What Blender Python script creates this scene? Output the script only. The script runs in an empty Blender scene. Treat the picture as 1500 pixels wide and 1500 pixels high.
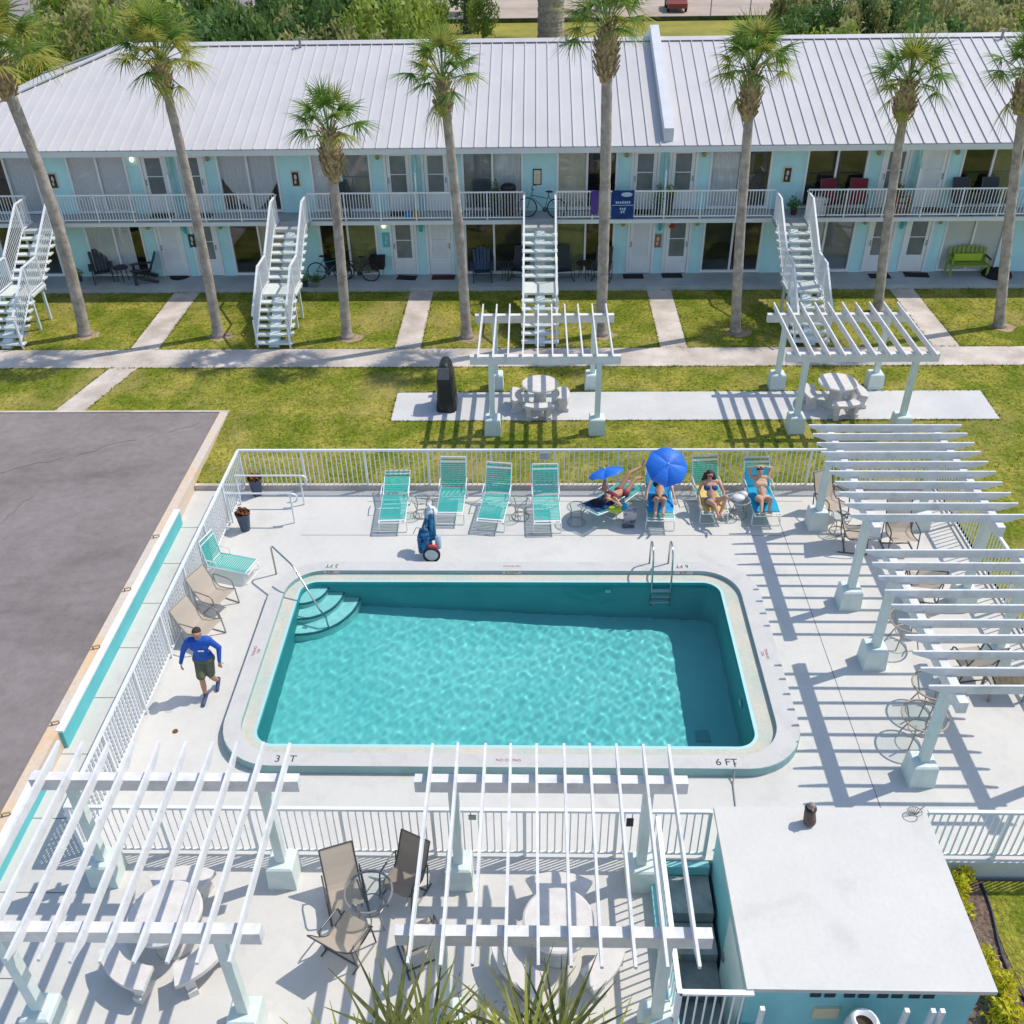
import bpy, math, random
from mathutils import Vector, Matrix
R = math.radians
scene = bpy.context.scene
col = scene.collection
random.seed(7)

# ---------------------------------------------------------------- camera, sky, sun, exposure
def make_camera():
    pitch, yaw, roll = 0.614699, 0.030085, -0.017116
    cp, sp, cy, sy = math.cos(pitch), math.sin(pitch), math.cos(yaw), math.sin(yaw)
    fwd = Vector((-sy * cp, cy * cp, -sp)); right = Vector((cy, sy, 0)); up = right.cross(fwd)
    cr, sr = math.cos(roll), math.sin(roll)
    r2 = cr * right + sr * up; u2 = -sr * right + cr * up
    cd = bpy.data.cameras.new('camera'); cam = bpy.data.objects.new('camera', cd); col.objects.link(cam)
    cd.sensor_width = 36; cd.sensor_fit = 'HORIZONTAL'; cd.lens = 36 * 1406.99 / 1500
    cd.clip_start = 0.1; cd.clip_end = 2000
    m = Matrix((r2, u2, -fwd)).transposed().to_4x4(); m.translation = (0, 0, 13.6)
    cam.matrix_world = m
    scene.camera = cam
make_camera()
SUN = Vector((0.62, 0.255, 1.0)).normalized()
w = bpy.data.worlds.new('World'); scene.world = w; w.use_nodes = True
nt = w.node_tree; bg = nt.nodes['Background']; bg.inputs['Strength'].default_value = 0.15
sky = nt.nodes.new('ShaderNodeTexSky'); sky.sky_type = 'NISHITA'; sky.sun_disc = False
sky.sun_elevation = math.asin(SUN.z); sky.sun_rotation = math.atan2(SUN.x, SUN.y)
sky.air_density = 1.0; sky.dust_density = 0.6; sky.ozone_density = 1.4
nt.links.new(sky.outputs[0], bg.inputs['Color'])
sl = bpy.data.lights.new('sun', 'SUN'); sl.energy = 2.75; sl.angle = R(0.53); sl.color = (1.0, 0.94, 0.85)
so = bpy.data.objects.new('sun', sl); col.objects.link(so); so.location = (20, 10, 40)
so.rotation_euler = SUN.to_track_quat('Z', 'Y').to_euler()
try: sl.cycles.is_caustics_light = True
except Exception: pass
vs = scene.view_settings; vs.view_transform = 'Standard'; vs.look = 'None'; vs.gamma = 1; vs.exposure = 0.40
scene.display_settings.display_device = 'sRGB'

# ---------------------------------------------------------------- helpers
def V(*a): return Vector(a)
class MB:
    def __init__(s): s.v = []; s.f = []; s.mi = []; s.cur = 0
    def add(s, vs, fs):
        o = len(s.v); s.v.extend([tuple(p) for p in vs])
        for f in fs: s.f.append([i + o for i in f]); s.mi.append(s.cur)
        return s
    def box(s, x0, x1, y0, y1, z0, z1):
        return s.add([(x0,y0,z0),(x1,y0,z0),(x1,y1,z0),(x0,y1,z0),(x0,y0,z1),(x1,y0,z1),(x1,y1,z1),(x0,y1,z1)],
                     [(0,3,2,1),(4,5,6,7),(0,1,5,4),(1,2,6,5),(2,3,7,6),(3,0,4,7)])
    def cbox(s, x, y, z, sx, sy, sz): return s.box(x-sx/2, x+sx/2, y-sy/2, y+sy/2, z, z+sz)
    def frus(s, x, y, z0, z1, a0, b0, a1, b1):
        return s.add([(x-a0,y-b0,z0),(x+a0,y-b0,z0),(x+a0,y+b0,z0),(x-a0,y+b0,z0),(x-a1,y-b1,z1),(x+a1,y-b1,z1),(x+a1,y+b1,z1),(x-a1,y+b1,z1)],
                     [(0,3,2,1),(4,5,6,7),(0,1,5,4),(1,2,6,5),(2,3,7,6),(3,0,4,7)])
    def bar(s, p, q, w, h, up=(0,0,1)):
        p = Vector(p); q = Vector(q); d = (q-p).normalized(); u = Vector(up)
        a = d.cross(u)
        if a.length < 1e-4: a = d.cross(Vector((1,0,0)))
        a.normalize(); b = a.cross(d).normalized(); a *= w/2; b *= h/2
        vs = [p-a-b, p+a-b, p+a+b, p-a+b, q-a-b, q+a-b, q+a+b, q-a+b]
        return s.add(vs, [(0,1,2,3),(7,6,5,4),(0,4,5,1),(1,5,6,2),(2,6,7,3),(3,7,4,0)])
    def tube(s, pts, r, n=8, cap=True):
        pts = [Vector(p) for p in pts]; m = len(pts); rr = r if isinstance(r, (list, tuple)) else [r]*m
        up = None; rings = []
        for i, p in enumerate(pts):
            d = (pts[min(i+1, m-1)] - pts[max(i-1, 0)]).normalized()
            if up is None:
                up = Vector((0,0,1)) if abs(d.z) < 0.9 else Vector((1,0,0))
            a = d.cross(up).normalized(); b = a.cross(d).normalized(); up = b
            rings.append([p + a*(math.cos(t)*rr[i]) + b*(math.sin(t)*rr[i]) for t in [2*math.pi*k/n for k in range(n)]])
        vs = [p for g in rings for p in g]; fs = []
        for i in range(m-1):
            for k in range(n):
                k2 = (k+1) % n
                fs.append((i*n+k, i*n+k2, (i+1)*n+k2, (i+1)*n+k))
        if cap: fs.append(tuple(range(n))[::-1]); fs.append(tuple((m-1)*n+k for k in range(n)))
        return s.add(vs, fs)
    def lathe(s, prof, c=(0,0,0), n=20, sx=1, sy=1):
        vs = []; fs = []; m = len(prof)
        for r, z in prof:
            for k in range(n):
                t = 2*math.pi*k/n; vs.append((c[0]+sx*r*math.cos(t), c[1]+sy*r*math.sin(t), c[2]+z))
        for i in range(m-1):
            for k in range(n):
                k2 = (k+1) % n; fs.append((i*n+k, i*n+k2, (i+1)*n+k2, (i+1)*n+k))
        closed = abs(prof[0][0]-prof[-1][0]) < 1e-6 and abs(prof[0][1]-prof[-1][1]) < 1e-6
        if max(z for _, z in prof)-min(z for _, z in prof) < 1e-6: closed = True
        if not closed and prof[0][0] > 1e-5: fs.append(tuple(range(n))[::-1])
        if not closed and prof[-1][0] > 1e-5: fs.append(tuple((m-1)*n+k for k in range(n)))
        return s.add(vs, fs)
    def prism(s, poly, z0, z1):
        n = len(poly); vs = [(x,y,z0) for x,y in poly] + [(x,y,z1) for x,y in poly]
        fs = [tuple(range(n))[::-1], tuple(range(n, 2*n))] + [(i, (i+1)%n, n+(i+1)%n, n+i) for i in range(n)]
        return s.add(vs, fs)
    def sheet(s, poly, z): return s.add([(x,y,z) for x,y in poly], [tuple(range(len(poly)))])
    def caps(s, p, q, r0, r1=None, n=10, flat=1.0):
        p = Vector(p); q = Vector(q); r1 = r0 if r1 is None else r1
        d = q - p; L = d.length; d = d.normalized() if L > 1e-6 else Vector((0,0,1))
        a = d.cross(Vector((0,0,1)) if abs(d.z) < 0.95 else Vector((1,0,0))).normalized(); b = a.cross(d)
        rings = []
        for k in range(4): t = -math.pi/2 + (k+.35)*math.pi/8; rings.append((p + d*(r0*math.sin(t)), r0*math.cos(t)))
        for k in range(4): t = (k+.65)*math.pi/8; rings.append((q + d*(r1*math.sin(t)), r1*math.cos(t)))
        vs = []
        for c, r in rings:
            for k in range(n): t = 2*math.pi*k/n; vs.append(c + a*(r*math.cos(t)) + b*(r*flat*math.sin(t)))
        fs = [(i*n+k, i*n+(k+1)%n, (i+1)*n+(k+1)%n, (i+1)*n+k) for i in range(len(rings)-1) for k in range(n)]
        fs.append(tuple(range(n))[::-1]); fs.append(tuple((len(rings)-1)*n+k for k in range(n)))
        return s.add(vs, fs)
    def ell(s, c, rx, ry, rz, n=14, m=9):
        prof = [(math.cos(-math.pi/2+math.pi*(i)/m), math.sin(-math.pi/2+math.pi*i/m)) for i in range(m+1)]
        prof[0] = (0.02, -1); prof[-1] = (0.02, 1); o = len(s.v)
        s.lathe([(r, z) for r, z in prof], n=n)
        for i in range(o, len(s.v)): x, y, z = s.v[i]; s.v[i] = (c[0]+x*rx, c[1]+y*ry, c[2]+z*rz)
        return s
    def xf(s, fn, o=0):
        for i in range(o, len(s.v)): s.v[i] = tuple(fn(Vector(s.v[i])))
        return s
    def build(s, name, mat, parent=None, smooth=False, off=None):
        me = bpy.data.meshes.new(name)
        if parent is not None and off is None: off = parent.get('_o', None)
        if off is not None: vs = [(x-off[0], y-off[1], z-off[2]) for x, y, z in s.v]
        else: vs = s.v
        me.from_pydata(vs, [], s.f)
        mats = mat if isinstance(mat, (list, tuple)) else [mat]
        for m in mats: me.materials.append(m)
        if len(mats) > 1: me.polygons.foreach_set('material_index', s.mi)
        if smooth: me.polygons.foreach_set('use_smooth', [True]*len(me.polygons))
        me.update()
        o = bpy.data.objects.new(name, me); col.objects.link(o)
        if parent is not None: o.parent = parent
        return o
def tag(o, label=None, cat=None, group=None, kind=None):
    if label: o['label'] = label
    if cat: o['category'] = cat
    if group: o['group'] = group
    if kind: o['kind'] = kind
    return o
def thing(name, label, cat, loc=(0,0,0), group=None, world=True, rz=0):
    """an Empty at the base of the thing; with world=True its parts are given in world coordinates"""
    o = bpy.data.objects.new(name, None); col.objects.link(o); o.location = loc; o.rotation_euler = (0,0,rz)
    o.empty_display_size = 0.2
    if world: o['_o'] = list(loc)
    return tag(o, label, cat, group)
def solo(name, mb, mat, label, cat, group=None, loc=None, smooth=False):
    """a thing made of one mesh, origin at its base"""
    loc = loc or (sum(p[0] for p in mb.v)/len(mb.v), sum(p[1] for p in mb.v)/len(mb.v), min(p[2] for p in mb.v))
    o = mb.build(name, mat, None, smooth, off=loc); o.location = loc
    return tag(o, label, cat, group)
def struct(name, mb, mat, smooth=False, kind='structure'):
    return tag(mb.build(name, mat, None, smooth), kind=kind)
def kids(o): return [c for c in bpy.data.objects if c.parent == o]
def dup(root, loc, rz, label, group=None):
    def cp(o, parent):
        c = o.copy(); col.objects.link(c)
        if parent is not None: c.parent = parent
        for ch in kids(o): cp(ch, c)
        return c
    r = cp(root, None); r.location = loc; r.rotation_euler = (0,0,rz); r['label'] = label
    if group: r['group'] = group
    return r

# ---------------------------------------------------------------- materials
def srgb(r, g, b):
    f = lambda c: (c/255/12.92) if c/255 <= 0.04045 else ((c/255+0.055)/1.055)**2.4
    return (f(r), f(g), f(b), 1)
def lin(c): return (c[0], c[1], c[2], 1)
def mat(name, c, rough=0.6, var=0.0, scale=5.0, c2=None, bump=0.0, bscale=None, metal=0.0, detail=4, spec=0.5, obj=True, stops=(0.35, 0.65), fine=0.0, stain=None, patch=None):
    m = bpy.data.materials.new(name); m.use_nodes = True; n = m.node_tree; b = n.nodes['Principled BSDF']
    b.inputs['Roughness'].default_value = rough; b.inputs['Metallic'].default_value = metal
    b.inputs['Specular IOR Level'].default_value = spec
    c = lin(c)
    if var == 0 and c2 is None and bump == 0: b.inputs['Base Color'].default_value = c; return m
    tc = n.nodes.new('ShaderNodeTexCoord')
    if c2 is None: c2 = tuple(min(1, x*(1+var)) for x in c[:3]); c = lin(tuple(x*(1-var) for x in c[:3]))
    nz = n.nodes.new('ShaderNodeTexNoise'); nz.inputs['Scale'].default_value = scale; nz.inputs['Detail'].default_value = detail
    nz.inputs['Roughness'].default_value = 0.6
    n.links.new(tc.outputs['Object'], nz.inputs['Vector'])
    cr = n.nodes.new('ShaderNodeValToRGB'); cr.color_ramp.elements[0].position = stops[0]; cr.color_ramp.elements[1].position = stops[1]
    cr.color_ramp.elements[0].color = c; cr.color_ramp.elements[1].color = lin(c2)
    n.links.new(nz.outputs['Fac'], cr.inputs['Fac'])
    out = cr.outputs['Color']
    if fine:
        n2 = n.nodes.new('ShaderNodeTexNoise'); n2.inputs['Scale'].default_value = scale*14; n2.inputs['Detail'].default_value = 5
        n2.inputs['Roughness'].default_value = 0.7
        n.links.new(tc.outputs['Object'], n2.inputs['Vector'])
        mr = n.nodes.new('ShaderNodeMapRange'); mr.inputs['From Min'].default_value = 0.3; mr.inputs['From Max'].default_value = 0.7
        mr.inputs['To Min'].default_value = 1-fine; mr.inputs['To Max'].default_value = 1+fine
        n.links.new(n2.outputs['Fac'], mr.inputs['Value'])
        mx = n.nodes.new('ShaderNodeVectorMath'); mx.operation = 'SCALE'
        n.links.new(out, mx.inputs[0]); n.links.new(mr.outputs[0], mx.inputs['Scale']); out = mx.outputs[0]
    if patch:
        npn = n.nodes.new('ShaderNodeTexNoise'); npn.inputs['Scale'].default_value = patch[1]; npn.inputs['Detail'].default_value = 6; npn.inputs['Roughness'].default_value = 0.65
        n.links.new(tc.outputs['Object'], npn.inputs['Vector'])
        mpn = n.nodes.new('ShaderNodeMapRange'); mpn.inputs['From Min'].default_value = 0.50; mpn.inputs['From Max'].default_value = 0.68
        mpn.inputs['To Max'].default_value = patch[2]; n.links.new(npn.outputs['Fac'], mpn.inputs['Value'])
        mxn = n.nodes.new('ShaderNodeMix'); mxn.data_type = 'RGBA'; n.links.new(mpn.outputs[0], mxn.inputs['Factor'])
        n.links.new(out, mxn.inputs['A']); mxn.inputs['B'].default_value = lin(patch[0]); out = mxn.outputs['Result']
    if stain:
        ns = n.nodes.new('ShaderNodeTexNoise'); ns.inputs['Scale'].default_value = stain[1]; ns.inputs['Detail'].default_value = 9
        ns.inputs['Roughness'].default_value = 0.68; ns.inputs['Distortion'].default_value = 0.6
        mp = n.nodes.new('ShaderNodeMapping'); mp.inputs['Location'].default_value = (7.3,2.1,4.4); mp.inputs['Scale'].default_value = stain[2] if len(stain) > 2 else (1,1,1)
        n.links.new(tc.outputs['Object'], mp.inputs['Vector']); n.links.new(mp.outputs[0], ns.inputs['Vector'])
        ms = n.nodes.new('ShaderNodeMapRange'); ms.inputs['From Min'].default_value = 0.52; ms.inputs['From Max'].default_value = 0.75
        ms.inputs['To Min'].default_value = 1; ms.inputs['To Max'].default_value = 1-stain[0]
        n.links.new(ns.outputs['Fac'], ms.inputs['Value'])
        m2 = n.nodes.new('ShaderNodeVectorMath'); m2.operation = 'SCALE'
        n.links.new(out, m2.inputs[0]); n.links.new(ms.outputs[0], m2.inputs['Scale']); out = m2.outputs[0]
    n.links.new(out, b.inputs['Base Color'])
    if bump:
        n3 = n.nodes.new('ShaderNodeTexNoise'); n3.inputs['Scale'].default_value = bscale or scale*4; n3.inputs['Detail'].default_value = 5
        n.links.new(tc.outputs['Object'], n3.inputs['Vector'])
        bp = n.nodes.new('ShaderNodeBump'); bp.inputs['Strength'].default_value = bump; bp.inputs['Distance'].default_value = 0.05
        n.links.new(n3.outputs['Fac'], bp.inputs['Height']); n.links.new(bp.outputs['Normal'], b.inputs['Normal'])
    return m
def trans_mat(name, c, trans=0.25, rough=0.6, c2=None, scale=3.0):
    """leaf or cloth that lets some light through"""
    m = mat(name, c, rough, c2=c2, scale=scale, spec=0.3, stops=(0.3, 0.7)); n = m.node_tree; b = n.nodes['Principled BSDF']
    t = n.nodes.new('ShaderNodeBsdfTranslucent'); mx = n.nodes.new('ShaderNodeMixShader'); mx.inputs[0].default_value = trans
    src = b.inputs['Base Color'].links
    if src: n.links.new(src[0].from_socket, t.inputs['Color'])
    else: t.inputs['Color'].default_value = lin(c)
    n.links.new(b.outputs[0], mx.inputs[1]); n.links.new(t.outputs[0], mx.inputs[2])
    n.links.new(mx.outputs[0], n.nodes['Material Output'].inputs['Surface']); return m
def glass_mat(name, tint=(0.75, 0.8, 0.8), refl=0.12):
    m = bpy.data.materials.new(name); m.use_nodes = True; n = m.node_tree; n.nodes.remove(n.nodes['Principled BSDF'])
    t = n.nodes.new('ShaderNodeBsdfTransparent'); t.inputs['Color'].default_value = lin(tint)
    g = n.nodes.new('ShaderNodeBsdfGlossy'); g.inputs['Roughness'].default_value = 0.03; g.inputs['Color'].default_value = (1,1,1,1)
    f = n.nodes.new('ShaderNodeLayerWeight'); pw = n.nodes.new('ShaderNodeMath'); pw.operation = 'POWER'; pw.inputs[1].default_value = 4.0
    n.links.new(f.outputs['Facing'], pw.inputs[0])
    ad = n.nodes.new('ShaderNodeMath'); ad.operation = 'ADD'; ad.inputs[1].default_value = 0.04+refl; ad.use_clamp = True
    n.links.new(pw.outputs[0], ad.inputs[0])
    mx = n.nodes.new('ShaderNodeMixShader'); n.links.new(ad.outputs[0], mx.inputs[0])
    n.links.new(t.outputs[0], mx.inputs[1]); n.links.new(g.outputs[0], mx.inputs[2])
    n.links.new(mx.outputs[0], n.nodes['Material Output'].inputs['Surface']); return m

M = {}
M['lawn'] = mat('lawn_grass', (0.150, 0.190, 0.014), 0.9, c2=(0.36, 0.32, 0.055), scale=0.8, detail=9, patch=((0.44, 0.33, 0.13), 0.32, 0.6), bump=1.0, bscale=30, fine=0.62, stops=(0.40, 0.66), spec=0.15)
M['deck'] = mat('painted_concrete', (0.59, 0.57, 0.525), 0.75, c2=(0.64, 0.615, 0.565), scale=0.45, detail=6, fine=0.03, bump=0.08, bscale=30, spec=0.25, stain=(0.13, 1.1))
M['pad'] = mat('pale_concrete_pad', (0.58, 0.57, 0.55), 0.8, var=0.06, scale=0.7, detail=6, fine=0.04, spec=0.2)
M['walk'] = mat('walkway_concrete', (0.44, 0.375, 0.315), 0.85, c2=(0.68, 0.60, 0.52), scale=0.9, detail=8, fine=0.08, bump=0.2, bscale=20, spec=0.2)
M['porch'] = mat('porch_concrete', (0.42, 0.43, 0.42), 0.8, var=0.12, scale=1.2, detail=6, fine=0.05)
M['asphalt'] = mat('old_asphalt', (0.215, 0.182, 0.172), 0.92, c2=(0.275, 0.235, 0.225), scale=0.28, detail=9, bump=0.3, bscale=45, fine=0.12, spec=0.15, stain=(0.28, 0.35, (0.5,1.6,1)))
M['road'] = mat('far_asphalt', (0.26, 0.215, 0.225), 0.9, var=0.1, scale=0.2, detail=6)
M['sand'] = mat('sandy_ground', (0.42, 0.33, 0.26), 0.95, var=0.15, scale=0.3, detail=6)
M['farlawn'] = mat('far_grass', (0.20, 0.19, 0.02), 0.95, c2=(0.32, 0.28, 0.03), scale=0.25, detail=8, fine=0.2)
M['kerb'] = mat('kerb_concrete', (0.62, 0.53, 0.44), 0.85, c2=(0.74, 0.46, 0.20), scale=0.7, detail=7, stops=(0.48, 0.75), fine=0.1)
M['white'] = mat('white_paint', (0.80, 0.80, 0.80), 0.5, var=0.03, scale=3.0)
M['pwhite'] = mat('pergola_white', (0.70, 0.69, 0.67), 0.6, var=0.06, scale=4.0, detail=5, stain=(0.26, 3.5), bump=0.12, bscale=40)
M['mint'] = mat('pale_mint_paint', (0.64, 0.71, 0.66), 0.65, stain=(0.15, 3.0, (1,1,.4)), var=0.05, scale=3.0, bump=0.1, bscale=25)
M['teal'] = mat('turquoise_paint', (0.115, 0.50, 0.53), 0.7, var=0.08, scale=1.3, detail=6)
M['teal2'] = mat('turquoise_masonry', (0.27, 0.62, 0.63), 0.75, stain=(0.15, 1.2, (1,1,.4)), var=0.08, scale=1.5, detail=6, bump=0.15, bscale=30)
M['siding'] = mat('turquoise_siding', (0.50, 0.78, 0.79), 0.6, stain=(0.12, 0.9, (1,1,.3)), var=0.06, scale=0.9, detail=5)
M['roof'] = mat('standing_seam_metal', (0.575, 0.55, 0.535), 0.5, var=0.035, scale=0.5, detail=5, spec=0.35, stain=(0.10, 0.5, (1.6,.5,1)))
M['roofd'] = mat('roof_painted_shade', (0.16, 0.15, 0.19), 0.7)  # dark colour standing in for shade under the ridge cap
M['parapet'] = mat('parapet_stucco', (0.62, 0.63, 0.65), 0.7, var=0.05, scale=1.5)
M['fascia'] = mat('fascia_paint', (0.66, 0.68, 0.68), 0.6, var=0.04, scale=1.0)
M['interior'] = mat('room_interior', (0.24, 0.23, 0.20), 0.9, var=0.3, scale=0.6)
M['blind'] = trans_mat('window_blind', (0.86, 0.85, 0.86), 0.15)
M['curtain'] = trans_mat('lace_curtain', (0.86, 0.87, 0.88), 0.25)
M['beigeblind'] = trans_mat('beige_blind', (0.72, 0.66, 0.52), 0.2)
M['doorglass'] = mat('door_blind_glass', (0.17, 0.19, 0.20), 0.15, var=0.15, scale=2.0)
M['glass'] = glass_mat('window_glass', (0.88,0.90,0.91), 0.05)
M['tglass'] = glass_mat('table_glass', (0.78, 0.84, 0.83), 0.0)
M['darkmetal'] = mat('dark_bronze_metal', (0.10, 0.10, 0.095), 0.45, metal=0.4)
M['greymetal'] = mat('taupe_metal', (0.30, 0.29, 0.27), 0.45, metal=0.5)
M['chrome'] = mat('stainless_steel', (0.55, 0.54, 0.50), 0.25, metal=1.0)
M['black'] = mat('black_plastic', (0.015, 0.015, 0.018), 0.5)
M['cover'] = mat('black_vinyl_cover', (0.018, 0.018, 0.022), 0.42, bump=0.5, bscale=7, var=0.2, scale=4)
M['strap'] = mat('teal_vinyl_strap', (0.03, 0.42, 0.36), 0.4, var=0.06, scale=8)
M['wstrap'] = mat('white_vinyl_strap', (0.74, 0.76, 0.74), 0.4)
M['frame'] = mat('white_powder_coat', (0.74, 0.75, 0.74), 0.35)
M['sling'] = trans_mat('beige_sling_mesh', (0.62, 0.52, 0.42), 0.4)
M['bluecl'] = trans_mat('blue_umbrella_cloth', (0.012, 0.12, 0.56), 0.12, c2=(0.02, 0.17, 0.66))
M['concrete'] = mat('cast_concrete', (0.66, 0.62, 0.58), 0.85, var=0.07, scale=6, detail=6, bump=0.15, bscale=50, fine=0.05)
M['roofwhite'] = mat('white_roof_coating', (0.61, 0.59, 0.545), 0.65, var=0.03, scale=1.0, fine=0.03, stain=(0.14, 0.9), bump=0.1, bscale=12)
M['mulch'] = mat('wood_mulch', (0.10, 0.062, 0.045), 0.95, c2=(0.30, 0.21, 0.16), scale=16, detail=8, bump=1.0, bscale=40)
M['trunk'] = mat('palm_trunk_bark', (0.27, 0.22, 0.18), 0.9, c2=(0.50, 0.43, 0.36), scale=3.5, detail=8, bump=0.6, bscale=22, fine=0.12)
M['boot'] = mat('palm_boot', (0.20, 0.125, 0.06), 0.9, c2=(0.52, 0.40, 0.22), scale=9, detail=5)
M['frond'] = trans_mat('palm_frond', (0.085, 0.20, 0.035), 0.4, 0.45, c2=(0.26, 0.36, 0.06), scale=1.6)
M['frond2'] = trans_mat('palm_frond_gold', (0.28, 0.32, 0.04), 0.4, 0.45, c2=(0.50, 0.46, 0.11), scale=2.0)
M['petiole'] = mat('palm_petiole', (0.16, 0.22, 0.05), 0.5)
M['leafa'] = trans_mat('dark_leaf', (0.06, 0.15, 0.045), 0.45, 0.5, c2=(0.22, 0.32, 0.08), scale=0.8)
M['leafb'] = trans_mat('green_leaf', (0.18, 0.30, 0.05), 0.45, 0.5, c2=(0.46, 0.50, 0.09), scale=0.8)
M['leafc'] = trans_mat('olive_leaf', (0.28, 0.30, 0.11), 0.45, 0.6, c2=(0.54, 0.50, 0.20), scale=0.8)
M['leafy'] = trans_mat('yellow_leaf', (0.52, 0.47, 0.02), 0.35, 0.5, c2=(0.72, 0.64, 0.04), scale=2)
M['wood'] = mat('tree_bark', (0.12, 0.10, 0.08), 0.9, var=0.3, scale=4)
M['skin'] = mat('skin_fair', (0.56, 0.32, 0.21), 0.55, var=0.06, scale=6)
M['skin2'] = mat('skin_tanned', (0.50, 0.25, 0.145), 0.5, var=0.06, scale=6)
M['hair'] = mat('dark_brown_hair', (0.035, 0.018, 0.012), 0.5, var=0.3, scale=30, bump=0.5, bscale=60)
def plain(n, c, r=0.6, **k): M[n] = mat(n, c, r, **k); return M[n]
plain('royal_shirt', (0.010, 0.085, 0.42), 0.8, var=0.12, scale=6)
plain('olive_shorts', (0.12, 0.125, 0.075), 0.85, var=0.12, scale=8)
plain('blue_shoe', (0.05, 0.07, 0.15), 0.6)
plain('red', (0.50, 0.03, 0.03), 0.6)
plain('pot_blue', (0.030, 0.060, 0.11), 0.3, var=0.15, scale=5)
plain('flower_rust', (0.30, 0.085, 0.02), 0.8, c2=(0.06, 0.03, 0.015), scale=25)
plain('towel_blue', (0.01, 0.22, 0.60), 0.9, c2=(0.02, 0.36, 0.70), scale=4)
plain('towel_navy', (0.01, 0.04, 0.16), 0.9, var=0.25, scale=6)
plain('towel_purple', (0.10, 0.045, 0.24), 0.9, var=0.15, scale=6)
plain('gold', (0.50, 0.36, 0.03), 0.9, var=0.1, scale=6)
plain('towel_yellow', (0.66, 0.50, 0.16), 0.9, var=0.1, scale=6)
plain('towel_cyan', (0.01, 0.34, 0.55), 0.9, var=0.12, scale=5)
plain('navy_bikini', (0.015, 0.06, 0.22), 0.7)
plain('black_cloth', (0.012, 0.011, 0.012), 0.8)
plain('tan_bikini', (0.60, 0.42, 0.30), 0.8)
plain('maroon_cloth', (0.16, 0.02, 0.05), 0.8)
plain('lime', (0.42, 0.52, 0.03), 0.7)
plain('bag_white', (0.70, 0.70, 0.70), 0.5, var=0.06, scale=12)
plain('bag_stripe', (0.60, 0.54, 0.52), 0.7, c2=(0.16, 0.15, 0.17), scale=7, stops=(0.5, 0.62))
plain('cart_blue', (0.008, 0.035, 0.12), 0.6, c2=(0.02, 0.24, 0.42), scale=11, stops=(0.42, 0.6))
plain('charcoal_chair', (0.030, 0.034, 0.042), 0.6)
plain('rubber_mat', (0.012, 0.012, 0.014), 0.9)
plain('mat_red', (0.09, 0.012, 0.012), 0.95, var=0.3, scale=20)
plain('bench_green', (0.26, 0.32, 0.055), 0.6, var=0.08, scale=6)
plain('bike_teal', (0.03, 0.20, 0.24), 0.4)
plain('tyre', (0.012, 0.012, 0.012), 0.7)
plain('terracotta', (0.40, 0.12, 0.04), 0.8, var=0.15, scale=8)
plain('ink', (0.03, 0.03, 0.035), 0.7)
plain('inkred', (0.33, 0.06, 0.05), 0.7)
plain('tile_white', (0.57, 0.555, 0.525), 0.4)
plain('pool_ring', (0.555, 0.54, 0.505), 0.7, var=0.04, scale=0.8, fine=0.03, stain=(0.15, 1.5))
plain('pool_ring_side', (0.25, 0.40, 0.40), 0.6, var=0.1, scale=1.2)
plain('gutter', (0.62, 0.53, 0.43), 0.7, c2=(0.42, 0.50, 0.42), scale=0.9, fine=0.08, detail=7)
plain('edge_aqua', (0.42, 0.66, 0.64), 0.4)
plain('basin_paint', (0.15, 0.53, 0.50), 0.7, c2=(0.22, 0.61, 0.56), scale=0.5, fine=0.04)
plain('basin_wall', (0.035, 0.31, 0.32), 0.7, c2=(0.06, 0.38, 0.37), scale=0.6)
plain('step_pale', (0.42, 0.72, 0.66), 0.6, var=0.05, scale=2)
plain('step_edge', (0.02, 0.14, 0.14), 0.6)
plain('car_dark', (0.02, 0.045, 0.05), 0.2)
plain('car_red', (0.22, 0.045, 0.03), 0.45)
plain('owl_brown', (0.13, 0.085, 0.07), 0.8, var=0.35, scale=22)
plain('navy_hose', (0.012, 0.018, 0.05), 0.4)
plain('lattice_white', (0.72, 0.72, 0.71), 0.6)
plain('step_grey', (0.24, 0.25, 0.25), 0.85, c2=(0.42, 0.43, 0.42), scale=2.5, fine=0.1, detail=7)
plain('stair_tread', (0.62, 0.65, 0.61), 0.75, var=0.05, scale=2)
plain('soil', (0.05, 0.035, 0.025), 0.95)
plain('red_cushion', (0.30, 0.02, 0.03), 0.8)
plain('plaque_wood', (0.05, 0.028, 0.016), 0.6)
plain('cream', (0.70, 0.60, 0.40), 0.6)
plain('vent_dark', (0.02, 0.05, 0.07), 0.8)
def emis(name, c, s):
    m = bpy.data.materials.new(name); m.use_nodes = True; b = m.node_tree.nodes['Principled BSDF']
    b.inputs['Base Color'].default_value = lin(c); b.inputs['Emission Color'].default_value = lin(c); b.inputs['Emission Strength'].default_value = s; return m
M['lit'] = emis('lit_porch_globe', (1.0, 0.85, 0.55), 1.2)
M['unlit'] = mat('amber_glass_lamp', (0.42, 0.28, 0.07), 0.3)
LZ = 0.12          # lawn level; the pool deck is level 0
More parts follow.
